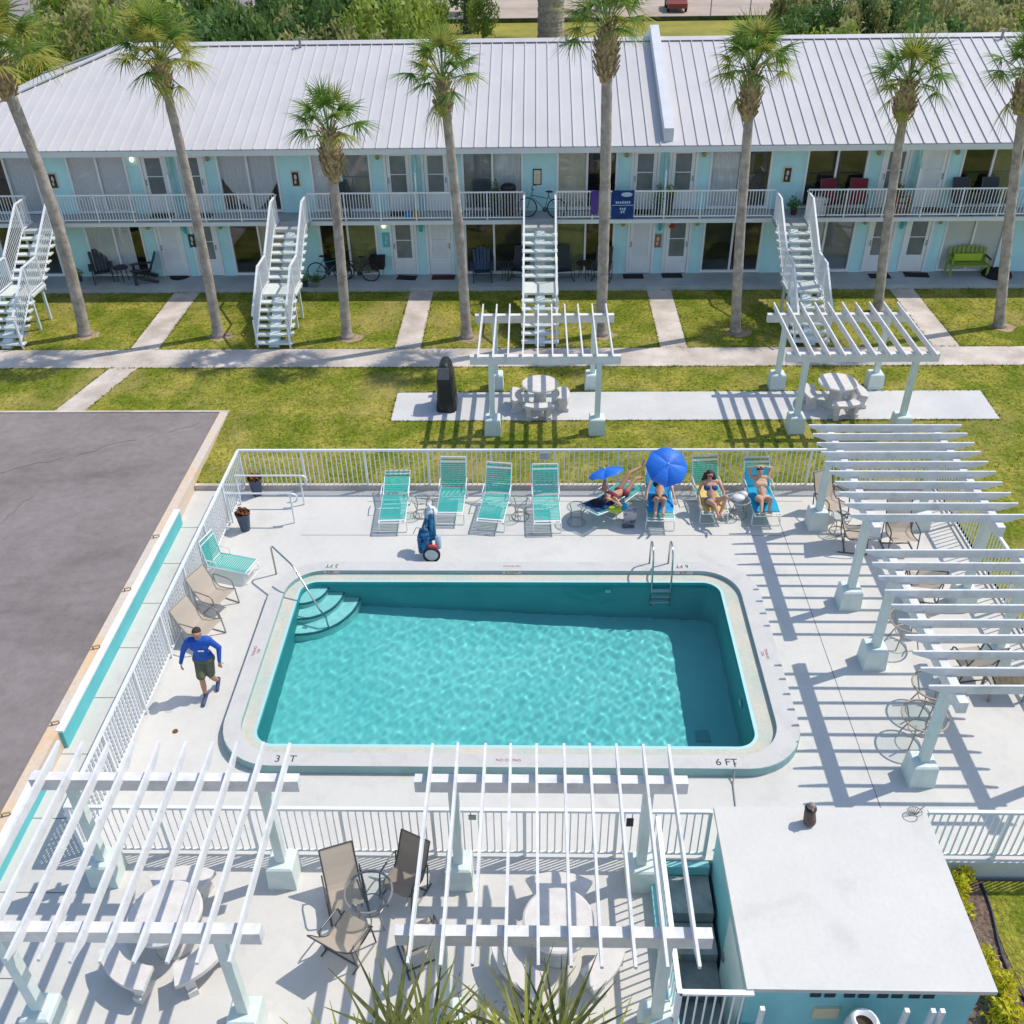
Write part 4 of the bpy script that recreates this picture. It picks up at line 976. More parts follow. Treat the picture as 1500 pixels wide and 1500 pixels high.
for a, b in ((8.6,13.02),(9.25,13.02),(8.6,13.38),(9.25,13.38)): m2.box(a-.02,a+.02,b-.02,b+.02,0,.40)
bt = thing('side_bench', 'low dark side bench with a brown towel under the near right pergola', 'bench', (8.9,13.2,0)); m2.build('bench_top', M['greymetal'], bt)
solo('towel', m, plain('brown_towel',(0.12,0.10,0.06),.9,var=.2,scale=6), 'brown towel lying on a low bench under the near right pergola', 'towel')

def wire_table(x, y, label, h=0.46, r=0.23):
    t = thing('wire_table', label, 'side table', (x,y,0), 'small round wire side tables')
    ring = lambda rr_, z, k=22: [(x+rr_*math.cos(2*math.pi*i/k), y+rr_*math.sin(2*math.pi*i/k), z) for i in range(k+1)]
    m = MB(); m.lathe([(0,h),(r-.01,h)], c=(x,y,0), n=24); m.build('tabletop', M['tglass'], t)
    m = MB(); m.tube(ring(r,h), .012); m.tube(ring(r*.9,.02), .011); m.tube(ring(r*.62,h*.5), .008); m.build('ring', mat('wire_taupe',(0.36,0.33,0.30),0.5), t)
    for k in range(4):
        a = math.pi/4+k*math.pi/2; c, s = math.cos(a), math.sin(a); m = MB()
        m.tube([(x+c*r,y+s*r,h),(x+c*r*.62,y+s*r*.62,h*.5),(x+c*r*.9,y+s*r*.9,.02)], .010); m.build('leg', M['greymetal'], t)
wire_table(-2.78,19.15,'wire side table between the first and second loungers')
wire_table(-0.36,19.05,'wire side table between the third and fourth loungers')
wire_table(0.98,18.82,'wire side table right of the fourth lounger, in the umbrella shadow')
wire_table(4.92,19.12,'wire side table between the two rightmost sunbathers, with clutter on top')
wire_table(7.16,18.45,'wire side table beside the first post of the far right pergola')
m = MB(); m.ell((4.86,19.1,.53),.16,.12,.08); m.ell((5.0,19.2,.55),.10,.09,.09); solo('crumpled_bag', m, M['bag_white'], 'crumpled pale bag on the wire table between the two rightmost sunbathers', 'bag', smooth=True)

# ---------------------------------------------------------------- entrance handrails, planters
def entry_rail(y, x1, label):
    t = thing('entrance_handrail', label, 'handrail', (x1,y,0), 'looped entrance handrails')
    m = MB(); h = .86; k = 0.13
    loop = [(x1-.02+k*math.sin(a), y, h-k+k*math.cos(a)) for a in [math.pi*i/10 for i in range(11)]]
    m.tube([(-7.38,y,h),(x1-.02,y,h)]+loop[1:]+[(x1-.16,y,h-2*k)], 0.022); m.build('rail', M['frame'], t)
    m = MB(); m.tube([(x1-.05,y,0),(x1-.05,y,h)], 0.022); m.tube([(-7.36,y,0),(-7.36,y,h)], .022); m.build('rail_post', M['frame'], t)
entry_rail(19.58, -5.72, 'white looped handrail nearer to the back fence corner')
entry_rail(18.80, -5.80, 'white looped handrail in front of the lower blue planter')
def planter(x, y, label, seed):
    t = thing('planter', label, 'planter', (x,y,0), 'tapered blue planters')
    m = MB(); m.lathe([(.11,0),(.17,.46),(.185,.50),(.16,.50),(.15,.44),(0,.44)], c=(x,y,0), n=18); m.build('pot', M['pot_blue'], t, smooth=False)
    m = MB(); rn = random.Random(seed)
    for i in range(130):
        a = rn.uniform(0,6.28); r = rn.uniform(0,.17); c = Vector((x+r*math.cos(a), y+r*math.sin(a), .46+rn.uniform(0,.16)*(1-r*3))); s = rn.uniform(.02,.045)
        u = Vector((rn.uniform(-1,1),rn.uniform(-1,1),rn.uniform(-.6,1))).normalized()*s; v = u.cross(Vector((rn.random(),rn.random(),1))).normalized()*s
        m.add([c-u-v,c+u-v,c+u+v,c-u+v],[(0,1,2,3)])
    m.build('plant', M['flower_rust'], t)
planter(-7.05,20.02,'blue planter in the corner of the back fence with a dried brown plant',1)
planter(-6.98,18.52,'blue planter with rust orange plant near the lower handrail loop',2)

# ---------------------------------------------------------------- umbrellas
def umbrella(label, top, axis, rad, depth, foot, seed=0):
    t = thing('beach_umbrella', label, 'umbrella', foot, 'blue beach umbrellas'); ax = Vector(axis).normalized(); top = Vector(top)
    u = ax.cross(Vector((0,1,0.2))).normalized(); v = ax.cross(u); n = 8
    m = MB(); rows = []
    for j in range(7):
        s = j/6; row = []
        for k in range(n*4):
            a = 2*math.pi*k/(n*4); w = abs(((k%4)/4)-.0); sc = 1-0.05*math.sin(math.pi*(k%4)/4)*s
            row.append(top+(u*math.cos(a)+v*math.sin(a))*(rad*math.sin(s*1.25)/math.sin(1.25)*sc)-ax*(depth*(1-math.cos(s*1.25))/(1-math.cos(1.25)) - .03*math.sin(math.pi*(k%4)/4)*s))
        rows.append(row)
    N = n*4
    for j in range(6):
        o = len(m.v); m.v += [tuple(p) for p in rows[j]+rows[j+1]]
        for k in range(N): m.f.append((o+k,o+(k+1)%N,o+N+(k+1)%N,o+N+k)); m.mi.append((k//4)%2)
    m.build('canopy', [M['bluecl'], plain('blue_umbrella_cloth_light',(0.02,0.17,0.66),.55)], t, smooth=False)
    m = MB(); m.tube([top+ax*.07, top-ax*depth, Vector(foot)], .012); m.build('pole', M['frame'], t)
    for k in range(n):
        a = 2*math.pi*k/n; e = rows[6][k*4]; mm = MB(); mm.tube([top-ax*.02]+[rows[j][k*4]-ax*.012 for j in range(1,7)], .004, n=5); mm.build('rib', M['greymetal'], t)
    return t
umbrella('small blue umbrella clamped low behind the woman with raised legs, seen from the side', (1.64,19.22,1.27), (-.30,.36,1), .44, .13, (1.86,19.35,0.1))
umbrella('large blue umbrella tilted towards the camera, hiding the head of a woman', (3.08,18.92,1.60), (0.08,-.60,.80), .50, .20, (3.02,19.75,0.1))

# ---------------------------------------------------------------- beach cart and bags
ct = thing('beach_cart', 'blue folding beach cart loaded with gear and one big wheel, at the pool edge', 'cart', (-2.40,17.42,0))
m = MB(); m.lathe([(.16,-.03),(.20,-.03),(.20,.03),(.16,.03),(.16,-.03)], n=26); m.xf(lambda p: Vector((-2.37+p.x, 17.28+p.z, .20+p.y))); w1 = m.build('wheel', M['tyre'], ct)
m = MB(); m.lathe([(.128,-.012),(.128,.012)], n=20); m.lathe([(.0,-.02),(.05,-.02),(.05,.02),(.0,.02)], n=12)
for k in range(5): a = 2*math.pi*k/5; m.bar((0,0,0),(.125*math.cos(a),.125*math.sin(a),0),.03,.015)
m.xf(lambda p: Vector((-2.37+p.x*1.22, 17.28+p.z, .20+p.y*1.22))); m.build('rim', M['bag_white'], w1, off=ct['_o'])
m = MB(); m.lathe([(.13,-.03),(.165,-.03),(.165,.03),(.13,.03),(.13,-.03)], n=24); m.xf(lambda p: Vector((-2.40+p.x, 17.78+p.z, .165+p.y))); m.build('wheel', M['tyre'], ct)
m = MB(); m.tube([(-2.53,17.52,.06),(-2.53,17.58,.75),(-2.50,17.80,1.12),(-2.32,17.80,1.12),(-2.28,17.58,.75),(-2.28,17.52,.06)], .014); m.tube([(-2.53,17.4,.20),(-2.53,17.8,.20)], .012); m.tube([(-2.28,17.4,.20),(-2.28,17.8,.20)], .012)
m.tube([(-2.53,17.6,.7),(-2.72,17.62,.72),(-2.80,17.62,.55)], .010); m.build('frame', M['greymetal'], ct)
m = MB(); rn = random.Random(4)
m.caps((-2.50,17.5,.30),(-2.52,17.62,.62),.15,.12); m.caps((-2.36,17.58,.50),(-2.38,17.74,.96),.10,.07); m.caps((-2.56,17.6,.62),(-2.47,17.70,.92),.075,.055); m.caps((-2.62,17.45,.18),(-2.64,17.5,.46),.07,.07); m.caps((-2.66,17.55,.5),(-2.62,17.6,.66),.05,.04)
o_ = m.build('gear_bundle', M['cart_blue'], ct, smooth=True)
m = MB(); m.caps((-2.28,17.34,.38),(-2.40,17.34,.38),.06,.055); m.build('red_pouch', M['red'], ct, smooth=True)
m = MB(); m.caps((-2.22,17.42,.34),(-2.22,17.47,.54),.075,.075); m.build('grey_pouch', plain('pale_blue_cloth',(0.36,0.44,0.54),.8,var=.15,scale=10), ct, smooth=True)
m = MB(); m.ell((-2.40,17.86,.98),.17,.14,.16); m.caps((-2.40,17.82,1.10),(-2.43,17.80,1.22),.06,.03)
rn = random.Random(8); m.xf(lambda p: p+Vector((.012*math.sin(p.z*60+p.x*40),0,.010*math.sin(p.x*70))))
solo('plastic_bag', m, M['bag_white'], 'bulging white plastic bag hanging on the handle of the beach cart', 'bag', smooth=True)
m = MB(); m.frus(2.26,18.88,0,.34,.13,.09,.16,.11); solo('tote_bag', m, M['bag_stripe'], 'pale patterned tote bag on the deck between the two umbrella loungers', 'bag')
m = MB(); m.caps((2.12,18.62,.05),(2.2,18.62,.06),.06,.05); m.caps((2.28,18.62,.04),(2.32,18.6,.05),.045); solo('sandal_pair', m, plain('grey_violet',(0.10,0.09,0.13),.7), 'dark sandals on the deck in front of the tote bag', 'sandals', smooth=True)

# ---------------------------------------------------------------- pool ladder, pool rail, hose
lt = thing('pool_ladder', 'stainless pool ladder at the deep end by the far edge', 'ladder', (2.76,16.9,0.2))
for x in (2.55, 2.97):
    m = MB(); arch = [(x,16.98+.0,0.15),(x,16.98,.72)]+[(x,16.72+.26*math.cos(a),.72+.20*math.sin(a)) for a in [math.pi*i/8 for i in range(1,8)]]+[(x,16.46-.02,.66),(x,16.34,.05),(x,16.33,-.85)]
    m.tube(arch, .021); m.build('handrail', M['chrome'], lt, smooth=True)
for z in (-.12,-.38,-.64):
    m = MB(); m.box(2.56,2.96,16.29,16.38,z-.02,z+.015); m.build('rung', M['tile_white'], lt)
pr = thing('pool_handrail', 'bent stainless handrail down into the corner steps of the pool', 'handrail', (-5.3,16.2,0.2))
m = MB(); m.tube([(-5.86,16.82,0.0),(-5.86,16.80,.78),(-5.80,16.72,.86),(-5.30,16.20,.80),(-5.20,16.10,.76),(-4.62,15.55,-.0),(-4.50,15.45,-.16),(-4.47,15.42,-.60)], .021, n=10); m.build('rail', M['chrome'], pr, smooth=True)
m = MB(); m.tube([(3.52,11.32,.21),(3.50,11.26,.215),(3.47,11.14,.10),(3.44,11.02,.012),(3.38,10.2,.012),(3.36,9.95,.012),(3.22,9.82,.012),(2.9,9.68,.012)], .014)
solo('hose', m, plain('grey_hose',(0.25,0.27,0.27),.5), 'thin grey hose running from the pool coping to the pump house corner', 'hose', smooth=True)
m = MB(); m.lathe([(.05,0),(.05,.02),(.02,.03)], c=(-6.72,12.15,0), n=10); solo('deck_cap', m, M['flower_rust'], 'small rust red cap on the deck beside the lattice fence', 'cap')

# ---------------------------------------------------------------- pump house
ph = thing('pump_house', 'small turquoise pump house with flat white roof at the lower right', 'building', (4.4,8.1,-1.3))
m = MB(); m.box(2.86,5.92,6.86,9.50,-1.34,1.12); m.build('wall', M['teal2'], ph)
m = MB(); m.box(2.77,6.02,6.73,9.62,1.12,1.20); m.build('roof', M['roofwhite'], ph)
m = MB(); m.box(2.80,2.862,6.95,8.0,-1.15,0.86); m.build('door', M['mint'], ph)
m = MB(); m.box(2.77,2.80,7.86,7.96,-.15,-.02); m.build('door_handle', M['greymetal'], ph)
for y in (8.75, 9.15):
    m = MB(); m.box(2.835,2.862,y-.13,y+.13,.82,.98); m.build('wall_vent', M['vent_dark'], ph)
for x in (3.75,3.94,4.20,4.39,4.64,4.83,5.06,5.25):
    m = MB(); m.box(x-.07,x+.07,6.845,6.862,.80,.89); m.build('wall_vent', M['vent_dark'], ph)
m = MB(); m.box(3.78,4.12,6.82,6.86,.30,.55); m.build('wall_box', M['cream'], ph)
# things standing in front of it
t = thing('white_urn', 'tall white urn with dark soil standing before the pump house wall', 'urn', (4.32,6.52,-1.35))
m = MB(); m.lathe([(.18,0),(.20,.9),(.22,1.6),(.23,1.92),(.20,2.14),(.155,2.22),(.13,2.22),(.13,2.08),(0,2.08)], c=(4.32,6.52,-1.35), n=26); m.build('body', M['white'], t, smooth=True)
m = MB(); m.lathe([(0,2.085),(.13,2.085)], c=(4.32,6.52,-1.35), n=20); m.build('soil', M['soil'], t)
for i, x in enumerate((2.98, 4.86, 5.20, 5.32)):
    m = MB(); m.cbox(x, 6.60, -1.35, .06, .06, 2.32); solo('white_post', m, M['white'], ['single white post at the left corner of the pump house front','white post right of the white urn','left one of two white posts close together before the pump house','right one of two white posts close together before the pump house'][i], 'post', 'white posts before the pump house')
# figurine and shell ornament on the roof
ot = thing('bird_figurine', 'brown bird figurine with dark collar standing on the flat white roof', 'figurine', (4.16,9.32,1.2))
m = MB(); m.caps((4.17,9.32,1.28),(4.15,9.34,1.46),.10,.085); m.build('body', M['owl_brown'], ot, smooth=True)
m = MB(); m.caps((4.15,9.34,1.575),(4.15,9.335,1.60),.062,.058); m.caps((4.15,9.28,1.59),(4.15,9.25,1.58),.02,.008); m.build('head', plain('owl_pale',(0.30,0.22,0.20),.8,var=.2,scale=20), ot, smooth=True)
m = MB(); m.lathe([(.085,0),(.092,.02),(.085,.04)], c=(4.15,9.34,1.515), n=16); m.build('collar', M['black'], ot)
t = thing('wire_basket', 'small grey wire basket lying on the far right corner of the white roof', 'basket', (5.80,9.52,1.2))
m = MB()
for k in range(9):
    a = math.pi*k/8; m.tube([(5.80+.11*math.cos(a)*f,9.52+.09*math.sin(a)*f-.04,1.2+.10-.09*abs(1-f)) for f in (1,.6,.1,-.5,-1)], .006, n=5)
m.tube([(5.80+.11*math.cos(a),9.52+.09*math.sin(a)-.04,1.30) for a in [2*math.pi*k/16 for k in range(17)]], .008, n=6); m.tube([(5.9,9.52,1.30),(6.0,9.58,1.34)], .01); m.build('wire', M['greymetal'], t)
# hose along the bed
m = MB(); m.tube([(edge_x(y)-.05+.05*math.sin(y*3), y, -.335) for y in [9.35-.25*i for i in range(22)]], .022); solo('garden_hose', m, M['navy_hose'], 'dark navy garden hose along the edge of the mulch bed', 'hose', smooth=True)

# ---------------------------------------------------------------- yellow shrubs, spiky leaves
def leafy(mb, c, r, n, s, rn):
    for i in range(n):
        d = Vector((rn.gauss(0,1),rn.gauss(0,1),rn.gauss(0,.9))).normalized()*(rn.random()**.45); p = Vector(c)+Vector((d.x*r[0],d.y*r[1],abs(d.z)*r[2]))
        u = Vector((rn.uniform(-1,1),rn.uniform(-1,1),rn.uniform(-.3,1))).normalized(); v = u.cross(Vector((rn.uniform(-1,1),rn.uniform(-1,1),.4))).normalized(); k = s*rn.uniform(.7,1.3)
        mb.add([p-v*k*.45, p+u*k*.6-v*k*.1, p+u*k*1.2, p+u*k*.6+v*k*.55], [(0,1,2,3)])
def shrub(x, y, r, h, label, seed, n=220):
    t = thing('yellow_shrub', label, 'shrub', (x,y,-.36), 'yellow shrubs beside the pump house'); rn = random.Random(seed)
    m = MB(); leafy(m, (x,y,-.30), (r,r,h), n, .085, rn); m.build('foliage', M['leafy'], t)
    m = MB(); leafy(m, (x,y,-.34), (r*.8,r*.8,h*.6), n//6, .08, rn); m.build('inner_foliage', M['leafb'], t)
    m = MB()
    for k in range(5): a = k*1.26; m.tube([(x,y,-.36),(x+r*.5*math.cos(a),y+r*.5*math.sin(a),-.36+h*.7)], .008, n=5)
    m.build('stem', M['wood'], t)
shrub(6.66,9.12,.20,.46,'yellow shrub at the back corner of the pump house',1)
shrub(6.88,9.38,.14,.30,'tiny yellow shrub under the short fence',2,110)
shrub(6.72,8.78,.12,.24,'small yellow shrub, second along the pump house wall',3,90)
shrub(6.66,7.95,.18,.40,'yellow shrub halfway along the right wall of the pump house',4)
shrub(6.72,7.55,.26,.50,'full yellow shrub next to the front corner of the pump house',5,300)
shrub(6.66,7.12,.26,.50,'yellow green shrub at the front corner of the pump house, lowest in the picture',6,280)
t = thing('weed_plant', 'yellow green weed growing beside the sunken steps', 'plant', (2.08,8.05,-.66)); m = MB(); leafy(m,(2.10,8.05,-.62),(.10,.12,.42),70,.06,random.Random(9)); m.build('leaf', M['leafy'], t)
M['spiky'] = trans_mat('spiky_leaf', (0.05,0.075,0.02), .25, .5, c2=(0.20,0.20,0.06), scale=5)
# spiky palm below the camera
def spiky(x, y, h, label, seed, crown=1.2, nl=15):
    rn = random.Random(seed); t = thing('spiky_palm', label, 'palm plant', (x,y,-1.35), 'spiky palms below the patio')
    m = MB(); m.tube([(x,y,-1.35),(x,y,h)], [.14,.11], n=10); m.build('trunk', M['trunk'], t)
    a_, b_, p_ = MB(), MB(), MB()
    for i in range(nl):
        az = i*2.39996+rn.uniform(-.2,.2); el = R(78-95*(i/nl)**.9)
        fan_leaf(a_ if rn.random() < .6 else b_, Vector((x,y,h)), az, el, crown*.6, crown*.9, rn, p_, nb=15, droop=.04)
    a_.build('crown', M['spiky'], t); b_.build('crown', M['frond2'], t); p_.build('leaf_stalks', M['petiole'], t)
spiky(-1.45,5.0,1.85,'spiky green palm rising at the bottom edge, left one of the pair',3)
spiky(0.05,4.98,1.95,'spiky green palm rising at the bottom edge, right one of the pair',5)
# ---------------------------------------------------------------- people
def fused(o, voxel, smooth=3):
    r = o.modifiers.new('remesh', 'REMESH'); r.mode = 'VOXEL'; r.voxel_size = voxel; r.use_smooth_shade = True
    s = o.modifiers.new('smooth', 'SMOOTH'); s.factor = 0.5; s.iterations = smooth
    return o
def hand(mb, wrist, d, palm_n, curl=0.5, side=1):
    """palm, four unequal bent fingers and a thumb; d points from wrist to fingertips"""
    w = Vector(wrist); d = Vector(d).normalized(); n = Vector(palm_n); n = (n-d*n.dot(d)).normalized(); s = d.cross(n)*side
    for k in (-1.5,-.5,.5,1.5): mb.caps(w+d*.01+s*(.006*k), w+d*.085+s*(.019*k), .013, .011)
    for k, L in ((-1.5,.062),(-.5,.078),(.5,.084),(1.5,.074)):
        a = w+d*.088+s*(.0205*k); d1 = (d+n*curl*.5+s*.05*k).normalized(); d2 = (d+n*curl*1.4).normalized()
        b = a+d1*L*.5; mb.caps(a, b, .0095, .0088); mb.caps(b, b+d2*L*.5, .0088, .0075)
    t0 = w+d*.025+s*.026; t1 = t0+(d*.6+s*.8+n*.3).normalized()*.042; mb.caps(t0, t1, .012, .010); mb.caps(t1, t1+(d*.9+s*.2+n*.4).normalized()*.032, .010, .008)
def head(mb, c, f, u, k=1.0):
    """skull, jaw, nose, ears; f faces forward, u up"""
    c = Vector(c); f = Vector(f).normalized(); u = Vector(u); u = (u-f*u.dot(f)).normalized(); s = f.cross(u)
    mb.caps(c-f*.022*k+u*.022*k, c+f*.022*k+u*.03*k, .080*k, .074*k); mb.caps(c+f*.030*k-u*.015*k, c+f*.050*k-u*.075*k, .062*k, .036*k)
    mb.caps(c+f*.090*k+u*.012*k, c+f*.108*k-u*.022*k, .010*k, .014*k)
    for q in (-1, 1): mb.caps(c+s*q*.082*k+u*.01*k, c+s*q*.084*k-u*.03*k, .016*k, .010*k)
    return c, f, u, s
def face(root, c, f, u, s, k=1.0, shades=False):
    m = MB()
    for q in (-1, 1):
        m = MB(); m.ell(tuple(c+f*.088*k+s*q*.031*k+u*.012*k), .011*k, .011*k, .009*k, 8, 5); m.build('eye', M['black'], root, smooth=True)
    m = MB(); m.caps(c+f*.090*k-s*.020*k-u*.050*k, c+f*.090*k+s*.020*k-u*.050*k, .006*k); m.build('mouth', plain('lip',(0.35,0.10,0.09),.6) if 'lip' not in M else M['lip'], root, smooth=True)
    if shades:
        m = MB()
        for q in (-1, 1): m.caps(c+f*.096*k+s*q*.020*k+u*.012*k, c+f*.092*k+s*q*.048*k+u*.012*k, .021*k)
        m.caps(c+f*.1*k-s*.02*k+u*.018*k, c+f*.1*k+s*.02*k+u*.018*k, .006*k); m.build('sunglasses', plain('rose_sunglasses',(0.16,0.02,0.04),.15), root, smooth=True)
def person(label, base, J, skin, hairfn=None, fw=0.9, group=None):
    """J holds joint positions in world space; returns root and mesh builder already filled with the body"""
    t = thing('person', label, 'person', base, group); b = MB(); g = {k: Vector(v) for k, v in J.items() if isinstance(v, tuple)}
    ch, pe = g['chest'], g['pelvis']; sl_, sr = g['shl'], g['shr']; hl, hr = g['hpl'], g['hpr']
    b.caps(sl_*.82+sr*.18, sr*.82+sl_*.18, .078*fw, .078*fw); b.caps(ch*.65+sl_*.35, ch*.65+sr*.35, .112*fw, .112*fw); b.caps(ch, ch*.45+pe*.55, .125*fw, .112*fw)
    b.caps(ch*.5+pe*.5+(sl_-sr)*.10, ch*.5+pe*.5+(sr-sl_)*.10, .095*fw, .095*fw); b.caps(hl, hr, .108*fw, .108*fw); b.caps(ch*.35+pe*.65, pe, .115*fw, .11*fw)
    nk = (sl_+sr)/2; b.caps(nk, g['head']-Vector(J['up']).normalized()*.06, .058, .052)
    for s in 'lr':
        b.caps(g['sh'+s], g['el'+s], .052*fw, .041*fw); b.caps(g['el'+s], g['wr'+s], .040*fw, .027*fw)
        b.caps(g['hp'+s], g['kn'+s], .088*fw, .058*fw); b.caps(g['kn'+s], g['kn'+s]*.55+g['an'+s]*.45, .056*fw, .056*fw); b.caps(g['kn'+s]*.55+g['an'+s]*.45, g['an'+s], .054*fw, .036*fw)
        b.caps(g['an'+s], g['to'+s], .036, .026); b.caps(g['an'+s]*1.0+(g['an'+s]-g['to'+s])*.22, g['to'+s], .028, .028)
        hd = J.get('hd'+s, tuple(g['wr'+s]-g['el'+s])); hand(b, g['wr'+s], hd, J.get('pn'+s, (0,0.3,-1)), J.get('curl',.5), 1 if s == 'l' else -1)
    H = head(b, g['head'], J['face'], J['up'])
    body = fused(b.build('body', skin, t), .0085); face(t, *H, shades=J.get('shades', False))
    return t, g, H
def cloth(t, name, mt, segs, voxel=.010):
    m = MB()
    for p, q, a, b_ in segs: m.caps(p, q, a, b_)
    return fused(m.build(name, mt, t), voxel, 2)
# the man walking along the lattice fence
J = dict(head=(-6.265,13.08,1.615), face=(.05,-1,-.35), up=(0,-.25,1), chest=(-6.29,13.12,1.25), pelvis=(-6.30,13.17,.93), shl=(-6.10,13.13,1.40), shr=(-6.48,13.09,1.40),
  ell=(-5.98,13.22,1.13), wrl=(-5.98,13.10,.90), elr=(-6.63,13.13,1.13), wrr=(-6.70,13.05,.90), hpl=(-6.21,13.17,.90), hpr=(-6.39,13.17,.90),
  knl=(-6.21,13.10,.49), anl=(-6.21,13.33,.14), tol=(-6.21,13.19,.035), knr=(-6.37,13.02,.49), anr=(-6.365,12.98,.085), tor=(-6.37,12.79,.035), pnl=(0,.2,-1), pnr=(1,.2,0), hdl=(0,-.3,-1), hdr=(0,-.3,-1))
t, g, H = person('man in a royal blue long sleeved shirt and olive shorts walking along the deck', (-6.3,13.05,0), J, M['skin2'], fw=1.0)
cloth(t, 'shirt', M['royal_shirt'], [(g['shl']*.85+g['shr']*.15, g['shr']*.85+g['shl']*.15,.094,.094),(g['chest']*.65+g['shl']*.35,g['chest']*.65+g['shr']*.35,.130,.130),(g['chest'],g['pelvis']+V(0,0,.06),.142,.138),(g['pelvis']+V(-.06,0,.05),g['pelvis']+V(.06,0,.05),.125,.125),
   (g['shl'],g['ell'],.070,.056),(g['ell'],g['wrl'],.055,.038),(g['shr'],g['elr'],.070,.056),(g['elr'],g['wrr'],.055,.038)])
cloth(t, 'shorts', M['olive_shorts'], [(g['hpl'],g['hpr'],.126,.126),(g['hpl'],g['knl']+V(0,0,.10),.112,.094),(g['hpr'],g['knr']+V(0,0,.10),.112,.094)])
for s in 'lr': cloth(t, 'shoe', M['blue_shoe'], [(g['an'+s]+(g['an'+s]-g['to'+s])*.22,g['to'+s],.046,.040),(g['an'+s]*.8+g['kn'+s]*.2,g['an'+s],.044,.046)])
c = g['head']; cloth(t, 'hair', M['hair'], [(c+V(0,.03,.035),c+V(0,-.005,.052),.084,.077),(c+V(0,.055,-.02),c+V(0,.05,.02),.062,.07)], .009)
m = MB(); m.box(-6.27,-6.16,12.955,12.965,1.265,1.29); m.build('shirt_print', M['bag_white'], t)
# woman lying under the small umbrella, legs raised
J = dict(head=(1.66,18.86,.68), face=(-.2,-.1,1), up=(-.6,-.7,.1), chest=(1.88,19.10,.60), pelvis=(2.08,19.33,.54), shl=(1.90,18.90,.64), shr=(1.68,19.15,.64), ell=(2.02,18.72,.56), wrl=(1.80,18.74,.72),
  elr=(1.66,19.32,.90), wrr=(1.60,19.06,.86), hpl=(2.16,19.27,.53), hpr=(2.01,19.40,.53), knl=(2.42,19.55,.78), anl=(2.60,19.80,.66), tol=(2.66,19.86,.80), knr=(2.28,19.68,.86), anr=(2.60,19.85,.95), tor=(2.66,19.90,1.10), hdl=(-.7,.2,.3), hdr=(0,-.8,.1), curl=.8)
t, g, H = person('woman lying back with raised legs under the small blue umbrella', (2.0,19.3,.36), J, M['skin2'], fw=.86)
cloth(t, 'swimsuit', M['maroon_cloth'], [(g['hpl'],g['hpr'],.106,.106),(g['chest']*.6+g['shl']*.4-V(.02,.03,-.01),g['chest']*.6+g['shr']*.4-V(.02,.03,-.01),.108,.108)])
c = g['head']; cloth(t, 'hair', M['hair'], [(c+V(-.04,-.045,.0),c+V(-.02,-.02,.03),.085,.078),(c+V(-.06,-.06,-.02),c+V(-.11,.0,-.06),.06,.05)], .009)
# woman under the large umbrella
J = dict(head=(3.0,19.72,.93), face=(0,-.75,.6), up=(0,.7,.7), chest=(3.0,19.40,.70), pelvis=(2.98,19.12,.52), shl=(3.19,19.53,.82), shr=(2.81,19.53,.82), ell=(3.30,19.30,.62), wrl=(3.34,19.08,.50), elr=(2.70,19.30,.62), wrr=(2.66,19.08,.50),
  hpl=(3.07,19.10,.50), hpr=(2.89,19.10,.50), knl=(3.03,18.76,.64), anl=(2.98,18.42,.46), tol=(2.99,18.33,.60), knr=(2.86,18.76,.64), anr=(2.80,18.42,.46), tor=(2.79,18.33,.60), hdl=(0,-1,-.2), hdr=(0,-1,-.2))
t, g, H = person('woman in a black bikini lying under the large blue umbrella', (2.98,19.1,.36), J, M['skin'], fw=.88)
cloth(t, 'bikini', M['black_cloth'], [(g['hpl']+V(0,.02,.01),g['hpr']+V(0,.02,.01),.103,.103)]); cloth(t, 'bikini_top', M['black_cloth'], [(g['chest']+V(.07,.0,.03),g['chest']+V(.09,0,.03),.085,.08),(g['chest']+V(-.07,.0,.03),g['chest']+V(-.09,0,.03),.085,.08)])
c = g['head']; cloth(t, 'hair', M['hair'], [(c+V(0,.045,.02),c+V(0,.02,.05),.084,.08)], .009)
# woman in sunglasses
J = dict(head=(4.16,19.36,1.02), face=(.05,-1,.05), up=(0,.15,1), chest=(4.20,19.28,.70), pelvis=(4.24,19.06,.48), shl=(4.39,19.36,.83), shr=(4.01,19.36,.83), ell=(4.52,19.22,.62), wrl=(4.50,18.98,.46), elr=(3.90,19.20,.60), wrr=(3.93,18.95,.45),
  hpl=(4.33,19.04,.47), hpr=(4.15,19.04,.47), knl=(4.48,18.74,.80), anl=(4.36,18.60,.43), tol=(4.40,18.44,.40), knr=(4.22,18.68,.62), anr=(4.30,18.48,.42), tor=(4.34,18.36,.52), shades=True, hdl=(0,-1,-.3), hdr=(.1,-1,-.3))
t, g, H = person('woman in sunglasses and blue bikini top reclining with one knee up', (4.2,19.05,.36), J, M['skin'], fw=.88)
cloth(t, 'bikini_top', M['navy_bikini'], [(g['chest']+V(.07,-.03,.02),g['chest']+V(.09,-.03,.02),.088,.08),(g['chest']+V(-.07,-.03,.02),g['chest']+V(-.09,-.03,.02),.088,.08)]); cloth(t, 'bikini_bottom', M['navy_bikini'], [(g['hpl']+V(0,.02,0),g['hpr']+V(0,.02,0),.103,.103)])
c = g['head']; cloth(t, 'hair', M['hair'], [(c+V(0,.03,.035),c+V(0,.0,.05),.088,.082),(c+V(.085,.03,.0),c+V(.14,.02,-.17),.055,.05),(c+V(-.085,.03,.0),c+V(-.14,.02,-.17),.055,.05),(c+V(0,.06,0),c+V(0,.06,-.15),.085,.08)], .009)
